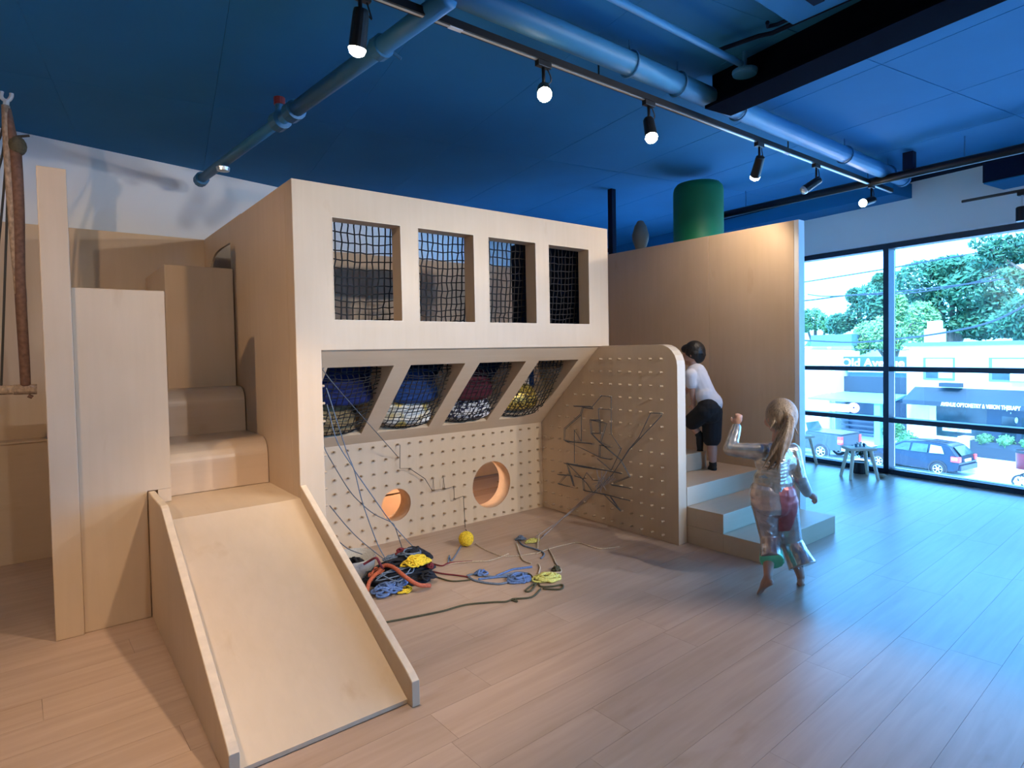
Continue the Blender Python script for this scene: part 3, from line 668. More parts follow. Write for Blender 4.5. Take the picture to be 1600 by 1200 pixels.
# string drawing on the partition
def s2(pts): return [sp(840+a/6, 600+b/6) for a, b in pts]
art = [[(345, 210), (510, 215), (520, 235), (430, 222), (410, 290), (260, 420), (255, 530), (340, 545), (510, 560), (270, 540), (430, 610), (590, 690), (690, 710)],
       [(510, 215), (600, 110), (690, 120), (690, 240), (570, 232), (580, 400)], [(690, 120), (690, 470), (785, 610), (690, 810), (560, 700)],
       [(500, 340), (590, 340), (590, 465), (510, 465), (500, 340), (650, 370), (595, 545), (700, 600), (590, 575), (585, 690)], [(510, 465), (590, 550), (785, 715), (870, 870), (690, 940), (880, 980), (700, 950)],
       [(410, 290), (410, 540), (345, 430), (345, 740)], [(255, 745), (420, 780), (690, 820), (790, 840), (420, 770), (280, 745), (345, 960), (320, 860), (195, 850), (270, 860), (200, 940), (345, 975), (200, 935)],
       [(345, 860), (430, 890), (460, 830), (520, 900), (600, 910)], [(430, 890), (440, 1000), (600, 1030), (870, 1095), (620, 1030), (780, 1190), (690, 1060)], [(280, 745), (460, 930), (520, 1020)],
       [(1060, 270), (1170, 275), (1160, 300), (960, 510), (860, 615), (790, 720)], [(1060, 270), (950, 500), (850, 620), (700, 850), (600, 950), (520, 1020)]]
yd = thing('yarn_drawing', 'dark grey yarn wound into a drawing round pegs of the right partition', 'yarn', (XS, 3.4, .6))
for i, a in enumerate(art):
    m = MB(); p = s2(a); m.tube(p, .0036, 5)
    if len(p) > 6: m.tube([q+Vector((-.010, .004, .005)) for q in p], .003, 5)
    m.build('strand', M['y_grey'], yd)
M['y_lilac'] = ym('lilac_grey_yarn', (.33, .31, .34))
# woven knot of pale strands and the bundle running to the floor
rg = random.Random(2)
m = MB()
for i in range(16):
    a = sp(840+(560+rg.random()*180)/6, 600+(800+rg.random()*90)/6); b = sp(840+(520+rg.random()*170)/6, 600+(930+rg.random()*80)/6)
    m.tube([a+Vector((-.01-.02*rg.random(), 0, 0)), b+Vector((-.02, 0, 0))], .003, 4)
tag(m.build('yarn_bundle', M['y_lilac']), 'pale grey yarn bundle at the centre of the yarn drawing', 'yarn')
for i, (dx, e, nth) in enumerate(((0, (845, 842), 'leftmost'), (12, (838, 838), 'middle'), (26, (850, 836), 'rightmost'))):
    yarn('yarn_strand', nth+' lilac grey yarn strand stretched from the partition down to the floor', [sp(925+dx*.3, 768), onx(886, 803+dx*.2, 3.55).lerp(fl(886, 803), .5), fl(*e, .02)], .003, M['y_lilac'], 5, 'strands from partition to floor')
def tangle(name, label, c, rx, ry, rz, n, r, m, seed, cat='yarn', k=4):
    g = random.Random(seed); pts = []; a = 0
    for i in range(n):
        a += g.uniform(.6, 1.9); q = g.uniform(.25, 1.0)
        pts.append(Vector((c[0]+rx*q*math.cos(a), c[1]+ry*q*math.sin(a), max(r, c[2]+rz*abs(1-q*q)*g.uniform(.35, 1.0)))))
    return tag(MB().tube(smooth_path(pts, k), r, 5).build(name, m, smooth=True), label, cat)
c = fl(625, 905)
bd = MB().ball((0, 0, 0), (.22, .16, .085), 22, 12)
for v in bd.bm.verts:
    v.co *= 1+.10*math.sin(v.co.x*41+v.co.y*27)*math.cos(v.co.z*33+v.co.y*51); v.co.z = max(v.co.z, -.0)
hp = fl(624, 903)
core = bd.build('black_fabric_heap', mat('black_knit', (.009, .011, .02), .95, var=.4, scale=60, bump=.4), smooth=True)
core.location = (hp.x, hp.y, .002); core.rotation_euler = (0, 0, R(-30)); tag(core, 'black knitted heap in the middle of the yarn pile on the floor', 'fabric')
E1 = lambda px, py, z: onz(px, py, z)
yarn('orange_scarf', 'orange red knitted strip draped over the black heap', [E1(573, 925, .03), E1(578, 908, .07), E1(592, 893, .10), E1(600, 884, .12), E1(614, 886, .125), E1(628, 897, .11), E1(640, 906, .085), E1(655, 914, .05), E1(672, 915, .02)], [.013]*49, M['y_orange'], 6, n=7)
tangle('orange_yarn', 'orange yarn tangle at the far left edge of the heap', E1(590, 898, .07), .07, .05, .05, 26, .006, M['y_orange'], 4)
tangle('blue_yarn', 'blue yarn skein at the near side of the heap', E1(606, 922, .02), .11, .075, .06, 44, .0075, M['y_blue'], 5)
tangle('blue_yarn', 'small blue yarn coil on the heap beside the lower yellow loop', E1(630, 915, .03), .06, .05, .06, 30, .007, M['y_blue'], 15)
tangle('yellow_yarn', 'bright yellow yarn tangle on top of the heap', E1(650, 880, .115), .105, .07, .055, 70, .0065, M['y_yellow'], 6)
tangle('yellow_yarn', 'small yellow yarn loop on the floor before the heap', E1(632, 924, .005), .07, .045, .03, 24, .005, M['y_yellow'], 7)
tangle('maroon_yarn', 'maroon yarn knot at the right side of the heap', E1(672, 888, .07), .03, .03, .05, 20, .006, M['y_maroon'], 8)
tangle('maroon_yarn', 'dark red yarn coil at the top of the heap', E1(628, 865, .10), .05, .04, .05, 26, .007, M['y_maroon'], 9)
tangle('grey_yarn', 'grey yarn coil at the far left of the heap\'s top', E1(612, 875, .09), .07, .05, .04, 30, .006, M['y_slate'], 10)
tangle('black_yarn', 'black yarn loop lying on the heap\'s right end', E1(668, 905, .03), .06, .05, .06, 34, .007, M['y_black'], 11)
tangle('black_yarn', 'large black yarn tangle spread over the whole heap', (hp.x, hp.y, .03), .25, .17, .10, 130, .009, M['y_black'], 31)
tangle('black_yarn', 'black yarn mound at the far side under the yellow tangle', E1(645, 876, .06), .14, .11, .10, 90, .009, M['y_black'], 32)
tangle('slate_yarn', 'slate grey yarn strands over the far side of the heap', E1(640, 872, .10), .13, .09, .06, 22, .005, M['y_slate'], 33)
tangle('slate_yarn', 'few slate blue strands on the near side of the heap', E1(622, 900, .08), .16, .10, .06, 12, .004, M['y_slate'], 34)
# basket half hidden by the slide rail
bp = fl(572, 898); bk_ = thing('fabric_basket', 'pale grey fabric basket half hidden behind the slide rail', 'basket', (1.60, 3.66, 0))
MB().lathe([(0, .005), (.13, .005), (.155, .15), (.157, .155), (.150, .155), (.127, .012), (0, .012)], (1.545, 3.66, 0), 28).build('basket_body', mat('grey_felt', (.42, .40, .37), .95, var=.1, scale=90, bump=.3), bk_, smooth=True)
tangle('dark_yarn', 'dark yarn stuffed in the fabric basket', (1.545, 3.66, .06), .11, .11, .09, 60, .009, M['y_black'], 12)
yarn('yarn_loop', 'dark maroon cord looping over the basket rim to the heap', [E1(568, 882, .15), E1(578, 876, .17), E1(588, 872, .2), E1(594, 882, .15), E1(598, 888, .11)], .008, M['y_maroon'])
# ball of yarn
yb = thing('yarn_ball', 'yellow yarn ball on the floor before the back peg board', 'yarn', Vector((fl(731, 853).x, fl(731, 853).y, 0)))
cc = yb.location+Vector((0, .02, .055))
MB().ball(cc, .052, 20, 14).build('ball_core', M['y_yellow'], yb, smooth=True)
m = MB(); g = random.Random(3)
for i in range(26):
    ax = Vector((g.gauss(0, 1), g.gauss(0, 1), g.gauss(0, 1))).normalized(); u = ax.orthogonal().normalized(); v = ax.cross(u); o_ = g.uniform(-.02, .02); rr_ = math.sqrt(.0535**2-o_*o_)
    m.tube([cc+ax*o_+(u*math.cos(2*math.pi*j/20)+v*math.sin(2*math.pi*j/20))*rr_ for j in range(20)], .0035, 5, closed=True)
m.build('winding', M['y_yellow'], yb, smooth=True)
# loose strands on the floor
F = lambda *q: [fl(a, b) for a, b in q]
def z5(a, b): return F(*[(700+x/8, 810+y/8) for x, y in zip(a, b)])
yarn('yarn_strand', 'long olive yarn strand lying from the slide towards the pale yellow tangle', F((598, 973), (640, 965), (690, 955), (727, 945), (768, 941), (790, 940), (803, 936), (808, 940), (800, 936), (830, 933), (845, 920)), .0055, M['y_olive'])
yarn('yarn_strand', 'olive yarn loop around the pale yellow tangle', z5((840, 1000, 1060, 1070, 1100, 1000, 970, 1040, 1120, 1160, 1300, 1420, 1440, 1400, 1180), (680, 690, 740, 830, 800, 870, 910, 900, 800, 850, 850, 830, 850, 885, 880)), .0055, M['y_olive'])
yarn('yarn_strand', 'brown yarn strand from the heap to the blue skeins, upper one', F((672, 892), (690, 896), (715, 899), (735, 902)), .005, M['y_maroon'])
yarn('yarn_strand', 'olive yarn strand from the heap to the blue skeins, lower one', F((672, 897), (690, 904), (708, 908), (735, 906)), .005, M['y_olive'])
yarn('slate_yarn', 'slate blue yarn strand through the blue skeins', z5((240, 330, 600, 850, 1000), (715, 700, 730, 680, 690)), .0075, M['y_slate'])
yarn('slate_yarn', 'slate blue yarn strand on the near side of the blue skeins', z5((240, 320, 440, 560, 680, 900), (715, 770, 800, 815, 815, 760)), .0075, M['y_slate'])
yarn('blue_yarn', 'blue yarn strand fanning from the skeins to the right', z5((600, 700, 800, 900, 1050), (720, 680, 640, 625, 605)), .008, M['y_blue'])
yarn('blue_yarn', 'blue yarn strand across the middle of the skeins', z5((380, 520, 700, 850, 960), (760, 745, 730, 745, 760)), .008, M['y_blue'])
tangle('blue_yarn', 'small blue yarn knot at the left end of the skeins', fl(752, 897), .05, .04, .03, 20, .007, M['y_blue'], 21)
tangle('blue_yarn', 'blue yarn tangle at the right end of the skeins', fl(810, 905), .085, .075, .035, 44, .008, M['y_blue'], 22)
tangle('pale_yarn', 'pale yellow yarn tangle on the floor right of the blue skeins', fl(854, 904), .105, .08, .03, 52, .0075, M['y_lime'], 23)
tangle('dark_yarn', 'dark green yarn knot beside the pale yellow tangle', fl(869, 890), .03, .03, .03, 18, .006, M['y_olive'], 24)
yarn('yarn_strand', 'cream yarn strand from the pale yellow tangle up to the back', z5((1130, 1150, 1130), (690, 620, 570)), .005, M['y_cream'])
yarn('yarn_strand', 'cream yarn strand curving down on the right of the floor tangles', z5((1250, 1300, 1350, 1400, 1410, 1340, 1280), (370, 450, 560, 620, 670, 680, 720)), .005, M['y_cream'])
yarn('yarn_strand', 'long cream yarn strand reaching right across the floor', z5((1100, 1230, 1300, 1500), (440, 390, 370, 320))+F((905, 848), (930, 856), (945, 857), (968, 854)), .004, M['y_cream'])
yarn('yarn_strand', 'thin cream yarn strand between the yellow ball and the right tangle', z5((340, 450, 560, 680, 800, 1000, 1100), (310, 380, 430, 470, 470, 450, 430)), .003, M['y_cream'])
yarn('yarn_strand', 'thin cream yarn strand left of the blue skeins', z5((0, 100, 300, 500, 640, 760), (575, 555, 540, 530, 490, 440)), .003, M['y_cream'])
yarn('yarn_strand', 'pale yarn strand standing up in a loop on the floor', [fl(840, 858), onz(841, 845, .02), onz(842, 836, .05), onz(839, 831, .06)], .005, M['y_cream'])
yarn('yarn_strand', 'cream yarn strand curving before the standing loop', z5((860, 890, 940, 1040), (310, 420, 520, 560)), .005, M['y_cream'])
yarn('yarn_strand', 'grey yarn strand by the floor knot near the back corner', z5((870, 930, 1080, 1180, 1200, 1160), (240, 330, 380, 420, 460, 500)), .006, M['y_slate'])
tangle('grey_yarn', 'small grey yarn knot on the floor near the back corner', fl(814, 843), .045, .04, .03, 24, .007, M['y_slate'], 25)
tangle('pale_yarn', 'pale gold yarn knot beside the small grey knot', fl(832, 846), .07, .05, .02, 24, .005, M['y_lime'], 26)
yarn('yarn_strand', 'grey yarn strand from under the yellow ball to the left', F((720, 853), (712, 867), (705, 876), (702, 868), (700, 879)), .005, M['y_slate'])
yarn('yarn_strand', 'dark maroon yarn strand right of the heap', F((674, 880), (690, 884), (700, 880), (720, 878), (738, 877)), .005, M['y_maroon'])
# ---------------------------------------------------------------- stools and plant by the glazing
M['pine'] = wood('pale_pine', 'z', (.80, .68, .54), .5)
def stool(x, y, h, w, rz, label, dpt=.20):
    t = thing('stool', label, 'stool', (x, y, 0), rz)
    hw, hd = w/2, dpt/2
    o = MB().box(-hw, -hd, h-.03, hw, hd, h).build('seat', M['pine'], None, bevel=.012); o.parent = t
    for sx in (-1, 1):
        for sy in (-1, 1):
            o = MB().tube([(sx*(hw-.05), sy*(hd-.04), h-.03), (sx*(hw+.0), sy*(hd+.01), .0)], [.02, .016], 10).build('leg', M['pine']); o.parent = t
    return t
st = stool(6.985, 2.785, .335, .285, R(-42), 'small pale wooden stool on the floor by the window mullion')
stool(7.33, 3.58, .35, .24, R(-20), 'pale wooden stool half hidden behind the white end board')
for i, (dx, dy, c_, lb) in enumerate(((-.02, .02, (.05, .15, .25), 'tiny dark blue toy block on the stool, left one'), (.03, .0, (.6, .6, .6), 'tiny white toy block on the stool between others'), (.075, -.02, (.03, .10, .2), 'tiny dark toy block on the stool, right one'))):
    tag(MB().box(6.985+dx-.012, 2.785+dy-.012, .3355, 6.985+dx+.012, 2.785+dy+.012, .372).build('toy_block', mat('toy%d' % i, c_, .5), bevel=.003), lb, 'toy')
pt = thing('potted_plant', 'dark bushy potted plant on the floor behind the small stool', 'plant', (7.25, 2.88, 0))
MB().lathe([(0, 0), (.07, 0), (.09, .13), (.08, .13), (.07, .12), (0, .12)], (7.25, 2.88, 0), 18).build('pot', mat('dark_pot', (.03, .03, .035), .6), pt)
g = random.Random(8); m = MB()
for i in range(230):
    d_ = Vector((g.gauss(0, 1), g.gauss(0, 1), abs(g.gauss(0, .8)))).normalized(); p = Vector((7.25, 2.88, .20))+Vector((d_.x*.12, d_.y*.12, d_.z*.13))*g.uniform(.5, 1.0)
    u = d_.orthogonal().normalized()*.014; m.bm.faces.new([m.bm.verts.new(q) for q in (p-u, p+d_*.03, p+u, p+d_*.012-d_.cross(u))])
mm = m.build('foliage', mat('dark_leaf', (.02, .06, .03), .6, var=.3), pt); mm['kind'] = 'stuff'
sh = MB().ball((0, 0, .022), (.055, .028, .022), 14, 8).build('slipper', mat('tan_slipper', (.36, .24, .16), .8), smooth=True); sh.location = (7.14, 2.62, .0); sh.rotation_euler = (0, 0, R(-30)); tag(sh, 'small tan slipper on the floor beside the stool leg', 'slipper')
# ================================================================ people
class Body:
    """overlapping tapered limbs and ellipsoids, fused into one continuous skin by voxel remesh"""
    def __init__(s): s.m = MB()
    def limb(s, pts, rad, n=14, end=True):
        pts = smooth_path(pts, 4); k = len(pts)
        rr_ = [np.interp(i/(k-1), np.linspace(0, 1, len(rad)), rad) for i in range(k)]
        s.m.tube(pts, [float(r) for r in rr_], n)
        s.m.ball(pts[0], float(rr_[0]), n, 8)
        if end: s.m.ball(pts[-1], float(rr_[-1]), n, 8)
        return s
    def blob(s, c, r, rot=None): s.m.ball(c, r, 20, 14, rot); return s
    def fuse(s, name, m, parent, voxel=.006, smooth=3, cuts=(), grow=0.):
        o = s.m.build(name, None, None)
        rm = o.modifiers.new('fuse', 'REMESH'); rm.mode = 'VOXEL'; rm.voxel_size = voxel; rm.use_smooth_shade = True
        sm = o.modifiers.new('soft', 'SMOOTH'); sm.iterations = smooth; sm.factor = .5
        dg = bpy.context.evaluated_depsgraph_get(); me = bpy.data.meshes.new_from_object(o.evaluated_get(dg))
        bpy.data.objects.remove(o); me.name = name
        if cuts or grow:
            b = bmesh.new(); b.from_mesh(me); b.normal_update()
            if grow:
                for v in b.verts: v.co += v.normal*grow
            for co, no in cuts: bmesh.ops.bisect_plane(b, geom=b.verts[:]+b.edges[:]+b.faces[:], plane_co=co, plane_no=no, clear_inner=True)
            b.to_mesh(me); b.free()
        me.materials.clear(); me.materials.append(m)
        me.polygons.foreach_set('use_smooth', [True]*len(me.polygons))
        q = link(bpy.data.objects.new(name, me)); q.parent = parent
        return q
def hand(B, wrist, dirv, palmn, s=1., curl=.5, thumb=1):
    """palm, four unequal bent fingers and a thumb from the palm's side"""
    d = Vector(dirv).normalized(); n = Vector(palmn); n = (n-d*n.dot(d)).normalized(); side_ = d.cross(n)*thumb
    w = Vector(wrist)
    B.limb([w, w+d*.03*s, w+d*.05*s], [.014*s, .019*s, .019*s]); B.blob(w+d*.032*s+side_*.006*s, (.018*s, .018*s, .018*s)); B.blob(w+d*.036*s-side_*.008*s, (.016*s,)*3)
    for i, L in enumerate((.036, .041, .038, .030)):
        o = w+d*.048*s+side_*(.0165-.011*i)*s
        a = o+d*L*.45*s+n*L*.22*curl*s; b = a+(d*(.38-.2*curl)+n*.5*curl)*L*s; e = b+(d*(.25-.35*curl)+n*.45*curl)*L*.8*s
        B.limb([o-d*.012*s, o, a, b, e], [.0075*s, .0072*s, .0068*s, .006*s, .005*s], 8)
    o = w+d*.015*s+side_*.017*s
    B.limb([o, o+side_*.016*s+d*.012*s+n*.006*s, o+side_*.02*s+d*.03*s+n*.013*s], [.009*s, .0078*s, .006*s], 8)
def foot(B, ankle, toe, s=1.):
    a, t = Vector(ankle), Vector(toe); d = (t-a); h = Vector((d.x, d.y, d.z)); L = d.length
    side_ = d.cross(Z); side_ = side_.normalized() if side_.length > .01 else X
    heel = a - Vector((d.x, d.y, 0)).normalized()*.018*s - Z*.03*s
    B.limb([a, a.lerp(t, .5), t], [.022*s, .021*s, .012*s]); B.limb([heel, a.lerp(t, .5)-Z*.012*s, t], [.018*s, .017*s, .011*s])
    for i in range(5): 
        o = t + side_*(-.018+.009*i)*s; B.limb([a.lerp(t, .8)+side_*(-.014+.007*i)*s, o+d.normalized()*(.012-.003*i)*s], [.009*s, .0065*s], 8)
skin = mat('skin', (.50, .27, .19), .55, var=.05, scale=20)
def face(B, hc, fwd, upv, s):
    f, u = fwd.normalized(), upv.normalized(); r_ = f.cross(u)
    B.blob(hc+f*.085*s-u*.012*s, (.012*s, .012*s, .016*s)); B.limb([hc+f*.074*s+u*.012*s, hc+f*.088*s-u*.014*s], [.007*s, .011*s], 8)     # nose
    for k in (-1, 1):
        B.blob(hc+r_*k*.079*s-u*.008*s-f*.005*s, (.011*s, .011*s, .02*s))         # ears
        B.blob(hc+f*.05*s+r_*k*.035*s-u*.03*s, .032*s)                            # cheeks
    B.blob(hc+f*.058*s-u*.068*s, .026*s)                                          # chin
    B.limb([hc+f*.074*s-u*.040*s-r_*.014*s, hc+f*.080*s-u*.041*s, hc+f*.074*s-u*.040*s+r_*.014*s], [.005*s, .007*s, .005*s], 8)   # mouth
M['eye'] = mat('eye_dark', (.05, .03, .02), .2)
def eyes(parent, hc, fwd, upv, s):
    f, u = fwd.normalized(), upv.normalized(); r_ = f.cross(u)
    for k in (-1, 1):
        MB().ball(hc+f*.068*s+r_*k*.030*s+u*.002*s, .011*s, 12, 8).build('eye', M['eye'], None, smooth=True).parent = parent
# ---------------------------------------------------------------- girl running across the floor
def girl():
    base = Vector((3.43, 1.80, 0))
    t = thing('person', 'girl in shiny silver top and wide silver trousers running barefoot, seen from behind', 'person', base, -(math.pi/2-CYAW))
    # local axes: x to the photo's right, y away from the camera
    P = lambda u, z, v=0.: Vector((u, v, z))
    dep = Vector((math.cos(CYAW), math.sin(CYAW), 0)); rot = Euler((0, 0, math.pi/2-CYAW)).to_matrix()
    def q(px, py, v=0.):
        d = Vector(ray(px, py)); k = (dep.dot(base)+v)/d.dot(dep)
        return rot @ (d*k+Vector((0, 0, CH))-base)
    hc = q(1219, 652, .06); neck = q(1215, 694, .03); fwd = Vector((-.25, 1, -.05))
    shL, shR = q(1190, 706, .02), q(1237, 706, .02); pel = q(1207, 775, 0); chest = q(1212, 722, .02); waist = q(1208, 752, .0)
    elL, wrL = q(1141, 702, .10), q(1151, 666, .18); elR, wrR = q(1248, 744, -.02), q(1262, 771, .06)
    hipL, hipR = q(1194, 782), q(1224, 782); knL, knR = q(1203, 838, .10), q(1235, 845, .08)
    anL, toL = q(1200, 900, -.10), q(1188, 925, -.05); anR, toR = q(1251, 900, .0), q(1251, 914, .09)
    B = Body()
    B.blob(hc, (.078, .088, .100)); face(B, hc, fwd, Z, 1.0)
    B.limb([hc-Z*.06, neck, neck-Z*.03], [.040, .036, .045])
    B.limb([shL, shR], [.042, .042]); B.limb([chest+Z*.03, waist, pel], [.085, .078, .09]); B.limb([chest-X*.03, chest+X*.03], [.075, .075])
    B.limb([shL, elL], [.040, .030]); B.limb([elL, wrL], [.030, .019]); hand(B, wrL, Vector((.22, .1, .9)), Vector((.3, .8, 0)), 1.05, .9, 1)
    B.limb([shR, elR], [.040, .030]); B.limb([elR, wrR], [.030, .019]); hand(B, wrR, Vector((.75, .2, -.45)), Vector((-.3, .2, -.8)), 1.05, .75, 1)
    B.limb([pel-X*.03, pel+X*.03], [.09, .09])
    B.limb([hipL, knL], [.066, .045]); B.limb([knL, anL], [.045, .024]); foot(B, anL, toL, 1.0)
    B.limb([hipR, knR], [.066, .045]); B.limb([knR, anR], [.045, .024]); foot(B, anR, toR, 1.0)
    B.fuse('body', skin, t, .0055, 2)
    eyes(t, hc, fwd, Z, 1.0)
    silver = mat('silver_lame', (.52, .51, .50), .26, .75, var=.25, scale=24, bump=.55, detail=6)
    foil = mat('pale_iridescent_foil', (.60, .52, .50), .22, .7, var=.22, scale=20, bump=.6, detail=6)
    B = Body()
    B.limb([shL, shR], [.052, .052]); B.limb([chest+Z*.03, waist, q(1206, 768)], [.096, .088, .098]); B.limb([chest-X*.035, chest+X*.035], [.086, .086]); B.limb([waist-X*.03, waist+X*.03], [.085, .085])
    for a, b, c in ((shL, elL, wrL), (shR, elR, wrR)):
        w_ = c.lerp(b, .06); B.limb([a, b], [.054, .041]); B.limb([b, w_], [.042, .030])
    for i in range(7):     # gathered creases
        z_ = .012+.02*i; B.limb([waist+Vector((-.085, -.035, z_)), waist+Vector((0, -.088, z_-.008)), waist+Vector((.085, -.035, z_+.004))], [.006, .011, .006], 8)
    B.fuse('shiny_top', silver, t, .006, 2)
    hmL, hmR = q(1206, 876, -.06), q(1254, 885, .0)
    def legs():
        B = Body()
        B.limb([pel-X*.035+Z*.015, pel+X*.035+Z*.015], [.098, .098]); B.limb([pel-Z*.03-X*.03, pel-Z*.03+X*.03], [.095, .095])
        B.limb([hipL, knL], [.080, .060]); B.limb([knL, knL.lerp(hmL, .5), hmL], [.060, .058, .068], end=False)
        B.limb([hipR, knR], [.082, .066]); B.limb([knR, knR.lerp(hmR, .5), hmR], [.066, .070, .084], end=False)
        g = random.Random(4)
        for i in range(16):    # diagonal folds
            a, b = (hipL, knL) if i % 2 else (knR, hmR)
            p = a.lerp(b, g.random()*.85); r_ = .062; th = R(g.uniform(180, 360))
            p0 = p+Vector((math.cos(th)*r_, math.sin(th)*r_, 0)); p1 = p+Vector((math.cos(th+.9)*r_, math.sin(th+.9)*r_, -.04))
            B.limb([p0, p0.lerp(p1, .5)+Vector((math.cos(th+.45), math.sin(th+.45), 0))*.010, p1], [.004, .008, .004], 8)
        return B
    legs().fuse('wide_trousers', foil, t, .006, 2)
    pink = mat('rose_satin', (.40, .13, .14), .32, .3, var=.25, scale=18, bump=.4)
    tag(legs().fuse('seat_panel', pink, t, .006, 2, cuts=((pel+X*.004, (1, 0, .17)), (hipR.lerp(knR, .62), (-.35, 0, 1)), (pel+Z*.095, (0, 0, -1)), (hipR+X*.072, (-1, 0, .25))), grow=.0018), 'rose pink satin seat panel')
    tag(legs().fuse('hem_panel', mat('mint_foil', (.16, .70, .40), .3, .2, var=.2, bump=.4), t, .006, 2, cuts=((knL.lerp(hmL, .50), (.25, 0, -1)), (hmL+X*.085, (-1, 0, 0))), grow=.0018), 'mint green shiny hem')
    B = Body(); up_ = Vector((0, -.01, .01))
    hair = mat('light_brown_hair', (.27, .19, .125), .45, var=.5, scale=34, stretch=(5, 5, .6), bump=.5)
    B.blob(hc+Vector((.004, -.012, .014)), (.091, .094, .104)); B.blob(hc+Vector((0, -.04, .0)), (.082, .07, .088))
    g = random.Random(6)
    tie = hc+Vector((.002, -.100, .012)); tip = q(1203, 728, -.07)
    B.limb([hc+Vector((0, -.06, .04)), tie], [.045, .028])
    for i in range(11):
        o = Vector((g.gauss(0, .016), g.gauss(0, .012), 0)); e = tip+Vector((g.gauss(0, .028), g.gauss(0, .014), g.uniform(-.03, .035)))
        B.limb([tie, tie+Vector((-.006, -.035, -.025))+o*.7, tie.lerp(e, .55)+Vector((.0, -.032, 0))+o*1.5, e], [.020, .017, .013, .004], 8)
    for i in range(9):
        a = hc+Vector((g.uniform(-.07, .05), -.07, g.uniform(-.06, .02))); B.limb([a, a+Vector((g.uniform(-.03, .02), -.02, -.06))], [.008, .003], 6)
    B.fuse('hair', hair, t, .005, 1)
    tag(MB().tube([tie+Vector((.022*math.cos(j*.52), .004*math.cos(j*.5), .022*math.sin(j*.52))) for j in range(12)], .006, 6, closed=True).build('hair_tie', mat('hair_tie', (.2, .12, .09), .7)), 'brown hair tie').parent = t
girl()
